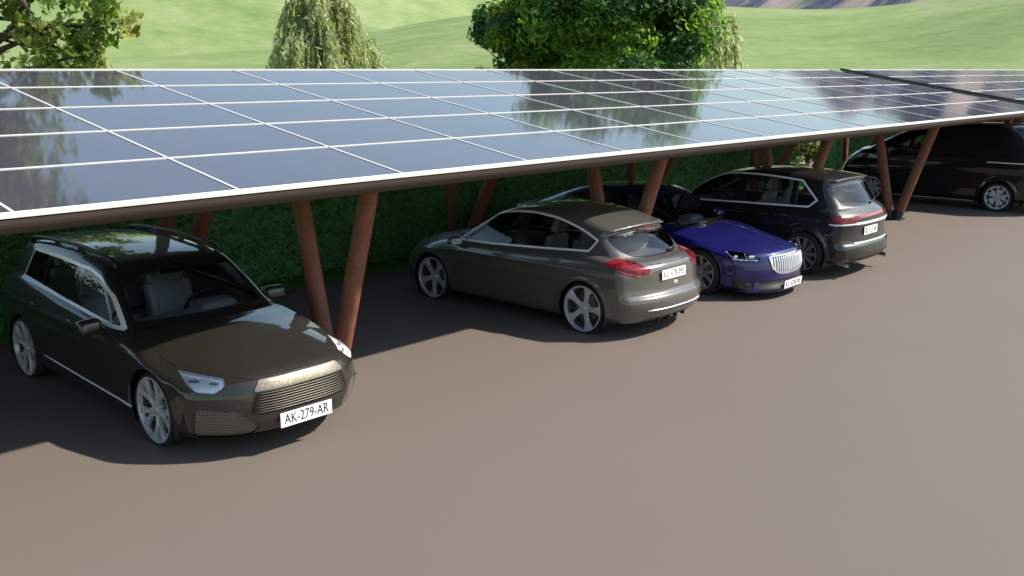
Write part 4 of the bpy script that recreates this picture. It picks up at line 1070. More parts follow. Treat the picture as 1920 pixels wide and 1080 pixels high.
VAN = dict(h=0.03, x0=-2.8, x1=2.75, W=0.93, ztop=2.06, xf=2.53, xr=-2.6, cf=0.34, pf=2.6, cr=0.08, pr=3,
    low=[(-2.55, 0.28), (-2.6, 0.5), (-2.6, 1.2), (-2.5, 1.3)] + curve([(-1.0, 1.27), (0.5, 1.24), (1.2, 1.24), (1.85, 1.30), (2.15, 1.17), (2.36, 0.99), (2.46, 0.82)], 4)
        + [(2.52, 0.6), (2.53, 0.42), (2.46, 0.26), (2.2, 0.2), (1.0, 0.19), (-1.4, 0.19)],
    gh=curve([(2.05, 1.16), (1.55, 1.45), (1.05, 1.68), (0.70, 1.83), (0.3, 1.91), (-0.4, 1.945), (-1.4, 1.95), (-2.4, 1.93)], 4) + [(-2.54, 1.86), (-2.58, 1.2), (-2.5, 0.9), (1.6, 0.9)],
    crown=([-2.6, 0.8, 1.4, 2.4], [0.0, 0.0, 0.07, 0.10]),
    plan=([-2.6, -1.9, 0.0, 1.3, 1.8, 2.5], [0.88, 0.90, 0.90, 0.895, 0.87, 0.80]),
    sect=([0.15, 0.3, 0.5, 0.8, 1.05, 1.2, 1.35], [-0.04, -0.012, 0.0, 0.0, -0.006, -0.03, -0.05]),
    crease=([-2.6, -1.2, -0.3, 0.6, 2.0], [1.0, 1.0, 0.97, 0.86, 0.8]), crease_d=0.018,
    gW=0.86, gcf=0.26, gcr=0.05, gcrown=0.05, gplan=([-2.6, 0.4, 1.2, 1.8], [0.86, 0.865, 0.84, 0.79]), gz=1.2, tumble=0.16, tcurve=0.10, k2=0.13,
    xw_f=1.45, xw_r=-1.45, wr=0.33, arch=0.385, flare=0.02)
# ------------------------------------------------------------------ building the cars
def glazing(c, dlo, trim_w, trim_mat, pillars, glass, corner=0.04, gmat2=None):
    """side windows: bright surround, black pillars and separate panes"""
    P_ = rounded(dlo, corner)
    f = lambda x, y, z: np.maximum(sdf_poly(P_, x, z), 0.35 - np.abs(y))
    pc = c.take(f)
    if trim_w > 0:
        inner, tr = c.split(pc, lambda x, y, z: f(x, y, z) + trim_w)
        for q in c.sides(tr): c.add('window_trim', q, trim_mat, off=0.004)
    else: inner = pc
    for pl in pillars:
        pil, inner = c.split(inner, lambda x, y, z: sdf_poly(pl, x, z))
        for q in c.sides(pil): c.add('door_pillar', q, M_BLACKG, off=0.001)
    # panes: between pillars, front to rear
    xs = sorted([np.mean([q[0] for q in pl]) for pl in pillars])
    rest = inner; bounds = xs + [9.0]
    for xb in bounds:
        pane, rest = c.split(rest, lambda x, y, z: x - xb) if xb < 9 else (rest, None)
        for q in c.sides(pane): c.add('side_window', q, gmat2 if (gmat2 and xb < -0.1) else glass, off=-0.003)
def screen(c, name, poly, front, border, glass, corner=0.05, xlim=0.0):
    """windscreen or rear window with its black border"""
    P_ = rounded(poly, [0] + [corner] * (len(poly) - 2) + [0])
    sg = 1 if front else -1
    f = lambda x, y, z: np.maximum(np.maximum(sdf_poly(P_, np.abs(y), z), xlim - sg * x), c.top(x, y, z) * 0.7 - 0.004)
    pc = c.take(f)
    gl, bd = c.split(pc, lambda x, y, z: f(x, y, z) + border)
    c.add(name, gl, glass, off=-0.003)
    if len(bd.T): c.add('screen_border', bd, M_BLACKG, off=0.001)
def corner_patch(c, poly, front, ymin=0.3, rnd=0.015):
    """outline wrapped round a body corner, given along the diagonal and height; one patch per side"""
    P_ = rounded(poly, rnd); sg = 1 if front else -1
    pc = c.take(lambda x, y, z: np.maximum(np.maximum(sdf_poly(P_, (np.abs(y) - sg * x) / math.sqrt(2), z), ymin - np.abs(y)), 1.2 - sg * x))
    return c.sides(pc)
def face_patch(c, poly, front, rnd=0.02, zmin=None):
    """outline on the nose or tail, given as half outline in (|y|, z)"""
    P_ = rounded(poly, [0] + [rnd] * (len(poly) - 2) + [0]); sg = 1 if front else -1
    return c.take(lambda x, y, z: np.maximum(sdf_poly(P_, np.abs(y), z), 1.3 - sg * x))
def door_panels(c, polys, mat, handles, hmat):
    for k, pl in enumerate(polys):
        P_ = rounded(pl, 0.06)
        pc = c.panel('door', lambda x, y, z: np.maximum(sdf_poly(P_, x, z), np.maximum(0.5 - np.abs(y), -c.top(x, y, z) - 0.01)), mat)
        for q, sg in zip(c.sides(pc), (1, -1)):
            d = c.add('door', q, mat)
            c.shell.append(q)
            if handles[k] is not None: handle(c, d, handles[k][0], handles[k][1], sg, hmat)
def lamp_body(c, pcs, depth, housing, parts=True, name='headlight'):
    """clear lens with a recessed housing behind it"""
    out = []
    for q in pcs:
        q = q.compact()
        if len(q.T) == 0: continue
        h = c.add(name, q, housing, off=-depth)
        # collar between lens edge and housing
        c.add('lamp_lens', q, M_LENS, parent=h, off=0.001)
        n = len(q.V); T = q.T; e = np.concatenate([T[:, [0, 1]], T[:, [1, 2]], T[:, [2, 0]]]); es = np.sort(e, 1)
        u, inv, cnt = np.unique(es, axis=0, return_inverse=True, return_counts=True); be = e[cnt[inv.ravel()] == 1]
        V = np.concatenate([q.V, q.V - q.N * depth]); Tn = np.concatenate([np.stack([be[:, 1], be[:, 0], be[:, 0] + n], 1), np.stack([be[:, 1], be[:, 0] + n, be[:, 1] + n], 1)])
        mesh_np('lamp_collar', V, Tn, housing, h, False)
        out.append((h, q))
    return out
def bar_on(c, name, pts, rad, mat, parent=None, seg=8, smooth=True):
    bm = bmesh.new(); add_tube(bm, pts, rad, seg)
    return bm_obj(name, bm, mat, parent or c.root, smooth=smooth)
def tail_pts(c, ys, z, sgn, off=0.004): return [(c.sx(y, z if np.isscalar(z) else z[i], sgn) + sgn * off, y, z if np.isscalar(z) else z[i]) for i, y in enumerate(ys)]
def side_pts(c, xs, zs, sg, off=0.003): return [(x, sg * (c.sy(x, z) + off), z) for x, z in zip(xs, zs)]
def wiper(c, pts, sgn):
    v = [Vector(q) + c.nrm(q) * 0.012 for q in pts]
    return bar_on(c, 'wiper', v, [0.016] + [0.008] * (len(v) - 1), M_BLACK)
def interior_mirror(c, x, z):
    bm = bmesh.new(); add_box(bm, (0, 0, 0), (0.035, 0.23, 0.065), Matrix.Rotation(0.2, 3, 'Y'), bevel=0.015)
    add_tube(bm, [(0.01, 0, 0.02), (0.06, 0, 0.08)], 0.012, 6)
    o = bm_obj('rear_view_mirror', bm, M_BLACK, c.root, smooth=True); o.location = (x, 0, z)

PAINT_DARK = paint('dark_bronze_paint', (0.0165, 0.0143, 0.0115), 0.0, 0.5, 0.35, grain=190.0)
PAINT_TAUPE = paint('taupe_metallic_paint', (0.094, 0.089, 0.080), 0.25, 0.33, 0.14, grain=200.0)
PAINT_BLUE = paint('deep_blue_paint', (0.0060, 0.0058, 0.092), 0.25, 0.40, 0.30)
PAINT_BLACK = paint('black_paint', (0.0085, 0.008, 0.0072), 0.0, 0.42, 0.35)
PAINT_VAN = paint('van_black_paint', (0.005, 0.005, 0.006), 0.1, 0.3, 0.20)
M_COVER = paint('satin_beige_cover', (0.19, 0.165, 0.13), 0.6, 0.45, 0.25, 0.3)

# ---- dark estate car, front left
c = Car('estate_car', 'dark bronze estate car with roof rails parked nose out at left, plate AK-279-AR', 'car', (4.49, 8.94, 0), R(-90), WAGON); c.shell = []
glazing(c, [(-1.59, 1.035), (-1.52, 1.335), (-0.79, 1.337), (-0.13, 1.322), (0.15, 1.275), (0.42, 1.138), (0.76, 0.878), (-0.30, 0.962)], 0.026, M_TRIMW,
        [[(-1.10, 0.9), (-1.03, 0.9), (-1.02, 1.4), (-1.09, 1.4)], [(-0.30, 0.9), (-0.19, 0.9), (-0.22, 1.4), (-0.31, 1.4)], [(0.55, 0.8), (0.58, 0.8), (0.50, 1.3), (0.47, 1.3)]], M_GLASS)
screen(c, 'windscreen', [(-1, 0.90), (0.3, 0.90), (0.70, 0.868), (0.59, 1.30), (0.0, 1.335), (-1, 1.335)], True, 0.04, M_SCREEN, xlim=-0.1)
screen(c, 'rear_window', [(-1, 1.02), (0.3, 1.02), (0.60, 1.05), (0.52, 1.31), (0.0, 1.33), (-1, 1.33)], False, 0.03, M_GLASS_DK, xlim=1.75)
hl = corner_patch(c, [(-0.635, 0.718), (-0.82, 0.708), (-1.06, 0.69), (-1.078, 0.645), (-1.0, 0.592), (-0.85, 0.600)], True, 0.35)
for h, q in lamp_body(c, hl, 0.018, M_SILVER):
    cen = q.V.mean(0); nn = Vector(q.N.mean(0)).normalized(); sg = 1 if cen[1] > 0 else -1
    for du, dz, r_, m_ in ((-0.05, 0.010, 0.030, M_ALLOY_DK), (0.09, 0.0, 0.020, M_ALLOY_DK)):
        x = cen[0] + du * 0.75; y = abs(cen[1]) - du * 0.62
        bm = bmesh.new(); add_box(bm, (0, 0, 0), (0.02, r_ * 3.0, r_ * 1.6), bevel=0.006)
        o = bm_obj('lamp_unit', bm, m_, h); xx = c.sx(y, cen[2] + dz, 1); 
        o.location = (xx - 0.016, sg * y, cen[2] + dz); o.rotation_euler = (0, 0, math.atan2(nn.y, nn.x))
# grille
gp = face_patch(c, [(-1, 0.585), (0.445, 0.585), (0.485, 0.43), (0.44, 0.392), (-1, 0.392)], True, 0.03)
gq, rim = c.split(gp, lambda x, y, z: sdf_poly([(-2, 0.577), (0.432, 0.577), (0.47, 0.432), (0.43, 0.402), (-2, 0.402)], np.abs(y), z))
gr = c.add('grille', gq, M_MESHDK, off=-0.035); c.add('grille_frame', rim, M_BLACKG, parent=gr, off=0.002)
for k in range(8):
    z = 0.412 + k * 0.0215; yw = 0.465 - (z - 0.41) * 0.2
    ys = np.linspace(-yw, yw, 15)
    o = bar_on(c, 'grille_slat', [(c.sx(abs(y), z, 1) - 0.006, y, z) for y in ys], 0.0075, M_MESHL, gr, 6)
cv = face_patch(c, [(-1, 0.672), (0.375, 0.668), (0.445, 0.588), (-1, 0.588)], True, 0.012)
c.thick('grille_cover', cv.offset(0.014), M_COVER, 0.02)
for q in corner_patch(c, [(-0.83, 0.462), (-0.80, 0.205), (-1.24, 0.195), (-1.335, 0.29), (-1.31, 0.325), (-1.18, 0.447)], True, 0.3, 0.03):
    c.add('fog_grille', q, M_HONEY, off=-0.012)
lw = face_patch(c, [(-1, 0.245), (0.39, 0.245), (0.42, 0.20), (-1, 0.20)], True, 0.01); c.add('lower_grille', lw, M_HONEY, off=-0.006)
number_plate(c, (c.sx(0.0, 0.31, 1) + 0.02, 0.0, 0.312), 'AK-279-AR', 1, 0.52, 0.125, tilt=0.02)
hood_f = lambda x, y, z: np.maximum(np.maximum(sdf_poly(rounded([(0.6, -1), (0.6, 0.715), (1.42, 0.755), (1.66, 0.755), (2.06, 0.57), (2.22, 0.43), (2.275, 0.34), (2.275, -1)], [0, 0, .05, .08, .1, .05, .03, 0]), x, np.abs(y)), 0.62 - z), -c.top(x, y, z))
hd = c.panel('bonnet', hood_f, PAINT_DARK); c.add('bonnet', hd, PAINT_DARK)
door_panels(c, [[(0.80, 0.26), (0.90, 0.86), (0.78, 1.0), (-0.26, 1.0), (-0.26, 0.26)], [(-0.275, 0.26), (-0.275, 1.1), (-1.22, 1.1), (-1.18, 0.80), (-0.98, 0.62), (-0.95, 0.26)]], PAINT_DARK, [(-0.10, 0.835), (-1.0, 0.862)], PAINT_DARK)
tg_f = lambda x, y, z: np.maximum(sdf_poly(rounded([(-1, 0.55), (0.50, 0.55), (0.60, 0.75), (0.60, 1.0), (-1, 1.0)], [0, .08, .05, .02, 0]), np.abs(y), z), 1.7 + x)
tg = c.panel('tailgate', tg_f, PAINT_DARK); c.add('tailgate', tg, PAINT_DARK)
for q in corner_patch(c, [(-0.95, 0.93), (-1.02, 0.97), (-1.25, 0.95), (-1.25, 0.78), (-0.98, 0.80)], False, 0.45): c.add('tail_light', q, M_RED)
c.arches(); c.shell.append(c.body); c.shell.append(hd); c.finish_body(PAINT_DARK)
c.lining(c.shell, M_CABIN, (-2.1, 1.0, 0.5))
c.wheels(wheel_set(0.325, 0.288, 0.215, (5, spokes_y(0.288), -0.035, -0.008), M_ALLOY), 0.872)
for sg in (1, -1):
    mirror(c, 0.47, 0.905, sg, PAINT_DARK, (0.15, 0.23, 0.135), 0.12)
    bar_on(c, 'sill_strip', side_pts(c, np.linspace(-0.88, 0.98, 10), np.linspace(0.352, 0.262, 10), sg), 0.008, M_TRIMW)
    xs = np.linspace(-1.70, 0.12, 9); zz_ = [c.sz(x, 0.53) for x in xs]
    rp = [(xs[0] - 0.05, sg * 0.53, zz_[0] + 0.0)] + [(x, sg * 0.53, z + 0.05) for x, z in zip(xs, zz_)] + [(xs[-1] + 0.06, sg * 0.535, c.sz(0.18, 0.535))]
    rr_ = bar_on(c, 'roof_rail', rp, 0.021, M_BLACK, seg=10)
    bm = bmesh.new()
    for x in (-1.1, -0.55): add_box(bm, (x, sg * 0.53, c.sz(x, 0.53) + 0.015), (0.09, 0.03, 0.06), bevel=0.01)
    bm_obj('rail_foot', bm, M_BLACK, rr_)
cabin(c, 0.52, 0.875, 0.72, (-0.28, -1.12), 0.36, M_SEAT, 0.36, -1.6, fw=0.36); interior_mirror(c, 0.22, 1.255)

# ---- taupe hatchback, tail towards the lot
c = Car('hatchback', 'taupe grey hatchback parked tail out with red tail lamps, beside the blue car', 'car', (9.77, 8.515, 0), R(90), HATCH); c.shell = []
glazing(c, curve([(1.12, 0.885), (0.78, 1.11), (0.45, 1.255), (0.14, 1.345), (-0.25, 1.385), (-0.60, 1.372), (-0.86, 1.335), (-1.20, 1.245), (-1.45, 1.145)], 3) + [(-1.335, 0.995), (0.25, 0.905)], 0.026, M_TRIMW,
        [[(-0.33, 0.8), (-0.17, 0.8), (-0.155, 1.5), (-0.315, 1.5)], [(0.66, 0.8), (0.69, 0.8), (0.69, 1.3), (0.66, 1.3)]], M_GLASS, 0.02)
screen(c, 'windscreen', [(-1, 0.93), (0.3, 0.925), (0.69, 0.90), (0.56, 1.31), (0.0, 1.36), (-1, 1.36)], True, 0.035, M_SCREEN, xlim=0.0)
screen(c, 'rear_window', [(-1, 0.938), (0.27, 0.940), (0.47, 0.965), (0.585, 1.05), (0.595, 1.185), (0.0, 1.20), (-1, 1.20)], False, 0.02, M_GLASS_DK, 0.05, xlim=1.35)
for q in corner_patch(c, [(-0.595, 0.922), (-0.78, 0.955), (-0.96, 0.922), (-1.155, 0.852), (-1.125, 0.778), (-0.94, 0.768), (-0.75, 0.838)], False, 0.3, 0.01):
    t = c.add('tail_light', q, M_RED, off=0.004)
    a, b_ = c.split(q, lambda x, y, z: np.abs((z - 0.80) - 0.25 * ((np.abs(y) + x) / math.sqrt(2) + 0.9)) - 0.010)
    if len(a.T): c.add('light_strip', a, M_RED_BR, parent=t, off=0.007)
for h, q in lamp_body(c, corner_patch(c, [(-0.80, 0.715), (-0.95, 0.775), (-1.22, 0.735), (-1.17, 0.665), (-0.92, 0.665)], True, 0.25), 0.03, M_SILVER): pass
gq = face_patch(c, [(-1, 0.60), (0.36, 0.61), (0.40, 0.54), (0.34, 0.50), (-1, 0.49)], True); c.add('grille', gq, M_BLACKG, off=-0.01)
gq = face_patch(c, [(-1, 0.36), (0.45, 0.36), (0.50, 0.24), (-1, 0.22)], True); c.add('lower_grille', gq, M_BLACK, off=-0.01)
bn = c.panel('bonnet', lambda x, y, z: np.maximum(np.maximum(sdf_poly(rounded([(0.8, -1), (0.8, 0.70), (1.5, 0.73), (1.85, 0.60), (2.15, 0.42), (2.18, -1)], 0.05), x, np.abs(y)), 0.62 - z), -c.top(x, y, z)), PAINT_TAUPE); c.add('bonnet', bn, PAINT_TAUPE)
tg_f = lambda x, y, z: np.maximum(sdf_poly(rounded([(-1, 0.575), (0.36, 0.585), (0.47, 0.66), (0.47, 0.80), (0.60, 0.905), (0.40, 0.885), (-1, 0.880)], [0, .1, .06, .05, .01, .02, 0]), np.abs(y), z), 1.7 + x)
tg = c.panel('tailgate', tg_f, PAINT_TAUPE); tgo = c.add('tailgate', tg, PAINT_TAUPE)
door_panels(c, [[(0.84, 0.24), (0.95, 0.86), (0.84, 1.0), (-0.235, 1.0), (-0.235, 0.24)], [(-0.25, 0.24), (-0.25, 1.05), (-1.20, 1.05), (-1.14, 0.76), (-0.93, 0.58), (-0.92, 0.24)]], PAINT_TAUPE, [(0.06, 0.815), (-0.93, 0.84)], PAINT_TAUPE)
for sg in (1, -1):
    rf = face_patch(c, [(0.56, 0.372), (0.56, 0.372), (0.785, 0.360), (0.785, 0.342), (0.56, 0.350)], False, 0.0)
    break
for q in c.sides(rf): c.add('reflector', q, M_RED_BR, off=0.004)
bar_on(c, 'bumper_strip', tail_pts(c, np.linspace(-0.55, 0.55, 15), 0.362, -1), 0.0075, M_TRIMW)
dq = face_patch(c, [(-1, 0.262), (0.50, 0.262), (0.58, 0.215), (0.55, 0.16), (-1, 0.16)], False); c.add('diffuser', dq, M_BLACK, off=-0.004)
for y in (-0.27, -0.09, 0.09, 0.27):
    bm = bmesh.new(); add_box(bm, (c.sx(abs(y), 0.235, -1) + 0.040, y, 0.205), (0.06, 0.016, 0.055), bevel=0.004); bm_obj('diffuser_fin', bm, M_BLACK, c.root)
number_plate(c, (c.sx(0.04, 0.75, -1) - 0.012, 0.03, 0.752), 'KL-478-MS', -1, 0.50, 0.118, tilt=0.06, grey=True)
for k, z in enumerate((0.650, 0.628)):
    bm = bmesh.new(); xq = c.sx(0.0, z, -1) - 0.006
    add_tube(bm, [(xq, -0.045, z - 0.005), (xq - 0.003, 0.0, z + 0.006), (xq, 0.045, z - 0.005)], 0.0055, 6)
    bm_obj('emblem', bm, M_TRIMW, tgo, smooth=True)
bar_on(c, 'brake_light', [(-1.635, y, c.sz(-1.55, abs(y)) - 0.075) for y in np.linspace(-0.15, 0.15, 5)], 0.011, M_RED)
wiper(c, [(c.sx(-0.20, 0.965, -1), -0.20, 0.965), (c.sx(-0.36, 0.975, -1), -0.36, 0.975), (c.sx(-0.52, 1.0, -1), -0.52, 1.0)], -1)
bm = bmesh.new(); add_box(bm, (c.sx(0.62, 0.44, -1) - 0.004, -0.62, 0.44), (0.012, 0.03, 0.07), Matrix.Rotation(0.3, 3, 'X'), bevel=0.003); bm_obj('bumper_slot', bm, M_BLACK, c.root)
c.arches(); c.shell += [c.body, bn]; c.finish_body(PAINT_TAUPE)
c.lining(c.shell, M_CABIN, (-1.85, 1.2, 0.5))
c.wheels(wheel_set(0.315, 0.282, 0.21, (5, spokes_wide(0.282, 0.036, 0.07), -0.04, -0.012), M_ALLOY), 0.842)
for sg in (1, -1): mirror(c, 0.80, 0.90, sg, PAINT_TAUPE, (0.12, 0.20, 0.12), 0.10)
cabin(c, 0.70, 0.90, 0.70, (-0.15, -0.95), 0.33, M_SEAT, 0.36, -1.4, fw=0.36); interior_mirror(c, 0.36, 1.27)
bm = bmesh.new(); add_box(bm, (-1.52, 0, 0.90), (0.42, 1.16, 0.03), bevel=0.012); bm_obj('parcel_shelf', bm, M_CABIN, c.root)

# ---- blue liftback, nose out
c = Car('liftback_car', 'deep blue car with silver upright-bar grille, nose out between the grey and black cars', 'car', (12.54, 8.66, 0), R(-90), LIFTBACK); c.shell = []
glazing(c, curve([(0.88, 0.925), (0.5, 1.14), (0.15, 1.285), (-0.3, 1.35), (-0.8, 1.31), (-1.3, 1.18), (-1.72, 1.03)], 3) + [(-1.45, 0.975), (-0.3, 0.945)], 0.014, M_BLACKG,
        [[(-0.26, 0.8), (-0.12, 0.8), (-0.14, 1.5), (-0.26, 1.5)], [(-1.22, 0.8), (-1.17, 0.8), (-1.10, 1.5), (-1.15, 1.5)]], M_GLASS, 0.02)
screen(c, 'windscreen', [(-1, 0.905), (0.3, 0.905), (0.71, 0.878), (0.585, 1.28), (0.0, 1.315), (-1, 1.315)], True, 0.03, M_SCREEN, xlim=-0.05)
screen(c, 'rear_window', [(-1, 1.0), (0.3, 1.0), (0.52, 1.02), (0.50, 1.26), (0.0, 1.30), (-1, 1.30)], False, 0.03, M_GLASS_DK, xlim=1.1)
for h, q in lamp_body(c, corner_patch(c, [(-0.70, 0.685), (-0.94, 0.662), (-1.155, 0.612), (-1.145, 0.558), (-0.96, 0.562), (-0.77, 0.575)], True, 0.4, 0.008), 0.03, M_BLACKG):
    sg = 1 if q.V[:, 1].mean() > 0 else -1
    def up(u, z, off=-0.008):      # diagonal coordinate back to a point on the lamp
        y = 0.70
        for _ in range(12): x = c.sx(y, z, 1); y += ((x + u * math.sqrt(2)) - y) * 0.5
        return Vector((c.sx(y, z, 1) + off, sg * y, z))
    bar_on(c, 'daylight_strip', [up(-0.715, 0.672), up(-0.785, 0.590), up(-0.88, 0.582), up(-0.965, 0.578)], 0.0075, M_LAMPW, h, 6)
    bar_on(c, 'daylight_strip', [up(-0.955, 0.648), up(-0.98, 0.578), up(-1.06, 0.574), up(-1.12, 0.572)], 0.0065, M_LAMPW, h, 6)
    for u in (-0.83, -1.05):
        bm = bmesh.new(); add_box(bm, (0, 0, 0), (0.02, 0.085 if u < -1 else 0.05, 0.042), bevel=0.008); o = bm_obj('lamp_unit', bm, M_SILVER, h); o.location = up(u, 0.615, -0.022); o.rotation_euler = (0, 0, sg * 0.75)
gp_ = rounded([(-2, 0.640), (0.40, 0.628), (0.465, 0.612), (0.43, 0.44), (0.34, 0.375), (0.15, 0.352), (-2, 0.350)], [0, .03, .02, .05, .08, .05, 0])
pc = c.take(lambda x, y, z: np.maximum(sdf_poly(gp_, np.abs(y), z), 1.5 - x))
inn, rim = c.split(pc, lambda x, y, z: sdf_poly(gp_, np.abs(y), z) + 0.022)
g = c.add('grille', inn, M_ALLOY_DK, off=-0.03); c.thick('grille_frame', rim.offset(0.014), M_CHROME, 0.04, g)
for y in np.linspace(-0.42, 0.42, 19):
    za, zb_ = 0.622 - abs(y) * 0.02, 0.362 + max(0, abs(y) - 0.16) ** 1.6 * 0.55
    zs = np.linspace(zb_ + 0.012, za - 0.012, 6)
    bar_on(c, 'grille_bar', [(c.sx(abs(y), z, 1) - 0.002, y, z) for z in zs], 0.0085, M_TRIMW, g, 6)
ik = face_patch(c, [(-1, 0.290), (0.60, 0.290), (0.64, 0.170), (0.47, 0.150), (-1, 0.148)], True, 0.01); c.add('lower_intake', ik, M_BLACK, off=-0.012)
for q in corner_patch(c, [(-0.78, 0.305), (-0.86, 0.318), (-1.08, 0.292), (-1.06, 0.172), (-0.78, 0.160)], True, 0.5):
    fo = c.add('fog_pocket', q, M_BLACK, off=-0.015)
    if len(q.T):
        sg = 1 if q.V[:, 1].mean() > 0 else -1; cen = Vector((c.sx(0.735, 0.24, 1) - 0.004, sg * 0.735, 0.24)); nn = c.nrm(cen)
        bm = bmesh.new(); add_lathe(bm, [(0.0, 0.008), (0.022, 0.008), (0.026, 0.0), (0.032, 0.003), (0.036, 0.010), (0.040, 0.0)], 20)
        bmesh.ops.recalc_face_normals(bm, faces=bm.faces); o = bm_obj('fog_lamp', bm, M_BLACKG, fo, smooth=True); o.location = cen; o.rotation_euler = nn.to_track_quat('Y', 'Z').to_euler()
number_plate(c, (c.sx(0.0, 0.21, 1) + 0.016, 0.0, 0.207), 'KL-478-MS', 1, 0.50, 0.112, tilt=-0.1, grey=True)
hd = c.panel('bonnet', lambda x, y, z: np.maximum(np.maximum(sdf_poly(rounded([(0.6, -1), (0.6, 0.73), (1.6, 0.765), (2.0, 0.66), (2.26, 0.47), (2.33, 0.30), (2.345, -1)], [0, 0, .1, .1, .06, .05, 0]), x, np.abs(y)), 0.60 - z), -c.top(x, y, z)), PAINT_BLUE); c.add('bonnet', hd, PAINT_BLUE)
door_panels(c, [[(0.84, 0.24), (0.95, 0.86), (0.84, 1.0), (-0.19, 1.0), (-0.19, 0.24)], [(-0.205, 0.24), (-0.205, 1.1), (-1.22, 1.1), (-1.16, 0.76), (-0.95, 0.58), (-0.94, 0.24)]], PAINT_BLUE, [(0.02, 0.82), (-0.95, 0.85)], PAINT_BLUE)
for q in corner_patch(c, [(-0.95, 0.93), (-1.25, 0.93), (-1.45, 0.88), (-1.45, 0.78), (-1.1, 0.80)], False, 0.4): c.add('tail_light', q, M_RED)
tg = c.panel('tailgate', lambda x, y, z: np.maximum(sdf_poly(rounded([(-1, 0.60), (0.5, 0.60), (0.58, 0.85), (0.56, 0.97), (-1, 0.97)], 0.03), np.abs(y), z), 2.0 + x), PAINT_BLUE); c.add('tailgate', tg, PAINT_BLUE)
c.arches(); c.shell += [c.body, hd]; c.finish_body(PAINT_BLUE)
c.lining(c.shell, M_CABIN, (-2.2, 1.1, 0.5))
c.wheels(wheel_set(0.33, 0.255, 0.235, (5, spokes_y(0.255), -0.04, -0.01), M_ALLOY_DK), 0.862)
for sg in (1, -1): mirror(c, 0.62, 0.92, sg, PAINT_BLUE, (0.13, 0.21, 0.12), 0.11)
cabin(c, 0.62, 0.885, 0.72, (-0.22, -1.05), 0.33, M_SEAT, 0.36, -1.6, fw=0.36); interior_mirror(c, 0.30, 1.25)
for sg in (1,):
    for y0, y1 in ((0.50, -0.05), (-0.10, -0.58)):
        pts = []
        for t in np.linspace(0, 1, 5):
            y = y0 + (y1 - y0) * t; z = 0.925 + 0.03 * t; pts.append((c.sx(abs(y), z, 1), y, z))
        wiper(c, pts, 1)

# ---- black SUV, tail out
c = Car('suv', 'glossy black SUV parked tail out with a full-width red light bar and chrome strips', 'car', (14.83, 8.235, 0), R(90), SUV); c.shell = []
glazing(c, curve([(1.10, 0.995), (0.76, 1.19), (0.42, 1.375), (0.06, 1.500), (-0.54, 1.520), (-1.25, 1.478)], 3) + [(-1.565, 1.185), (-1.435, 1.065), (-0.28, 1.040)], 0.027, M_TRIMW,
        [[(-0.31, 0.9), (-0.15, 0.9), (-0.12, 1.6), (-0.30, 1.6)], [(-1.20, 0.9), (-1.11, 0.9), (-1.10, 1.6), (-1.19, 1.6)]], M_GLASS, 0.02)
screen(c, 'windscreen', [(-1, 1.03), (0.3, 1.03), (0.76, 1.01), (0.63, 1.46), (0.0, 1.50), (-1, 1.50)], True, 0.035, M_SCREEN, xlim=0.0)
screen(c, 'rear_window', [(-1, 1.085), (0.40, 1.09), (0.60, 1.115), (0.665, 1.28), (0.63, 1.40), (0.0, 1.415), (-1, 1.415)], False, 0.022, M_GLASS_DK, 0.05, xlim=1.5)
for q in corner_patch(c, [(-0.655, 0.872), (-0.74, 0.985), (-1.0, 0.980), (-1.185, 0.968), (-1.10, 0.872)], False, 0.4, 0.008):
    t = c.add('tail_light', q, M_RED_DK, off=0.004)
    a, b_ = c.split(q, lambda x, y, z: np.maximum(np.abs(z - 0.935) - 0.022, -((np.abs(y) + x) / math.sqrt(2) + 0.80)))
    a2, _ = c.split(a, lambda x, y, z: (np.abs(y) + x) / math.sqrt(2) + 0.88)
    if len(a2.T): c.add('light_strip', a2, M_RED, parent=t, off=0.006)
lb = face_patch(c, [(-1, 0.970), (0.46, 0.972), (0.46, 0.940), (-1, 0.935)], False, 0.0); c.add('light_bar', lb, M_RED_BR, off=0.004)
ch = c.take(lambda x, y, z: np.maximum(np.abs(z - 0.853 + 0.0 * x) - np.where(np.abs(y) < 0.55, 0.019, 0.013), x + 1.82)); c.thick('chrome_strip', ch.offset(0.010), M_TRIMW, 0.014)
number_plate(c, (c.sx(0.09, 0.72, -1) - 0.010, 0.09, 0.722), 'RD-CJ-48', -1, 0.48, 0.125, tilt=0.0, grey=True)
tg = c.panel('tailgate', lambda x, y, z: np.maximum(sdf_poly(rounded([(-1, 0.590), (0.52, 0.590), (0.62, 0.70), (0.66, 0.830), (-1, 0.830)], [0, .05, .05, .01, 0]), np.abs(y), z), 1.8 + x), PAINT_BLACK); c.add('tailgate', tg, PAINT_BLACK)
bn = c.panel('bonnet', lambda x, y, z: np.maximum(np.maximum(sdf_poly(rounded([(0.8, -1), (0.8, 0.76), (1.7, 0.78), (2.05, 0.62), (2.12, -1)], 0.05), x, np.abs(y)), 0.78 - z), -c.top(x, y, z)), PAINT_BLACK); c.add('bonnet', bn, PAINT_BLACK)
door_panels(c, [[(0.86, 0.30), (0.96, 0.96), (0.84, 1.12), (-0.235, 1.12), (-0.235, 0.30)], [(-0.25, 0.30), (-0.25, 1.15), (-1.24, 1.15), (-1.18, 0.86), (-0.94, 0.66), (-0.92, 0.30)]], PAINT_BLACK, [(0.08, 0.915), (-1.02, 0.935)], PAINT_BLACK)
bar_on(c, 'bumper_chrome', tail_pts(c, np.linspace(-0.60, 0.60, 15), 0.553, -1, 0.0), 0.013, M_TRIMW)
lo = face_patch(c, [(-1, 0.375), (0.66, 0.375), (0.72, 0.335), (-1, 0.335)], False, 0.01); c.add('bumper_inset', lo, M_MESHL, off=0.003, label='dull bronze bumper inset')
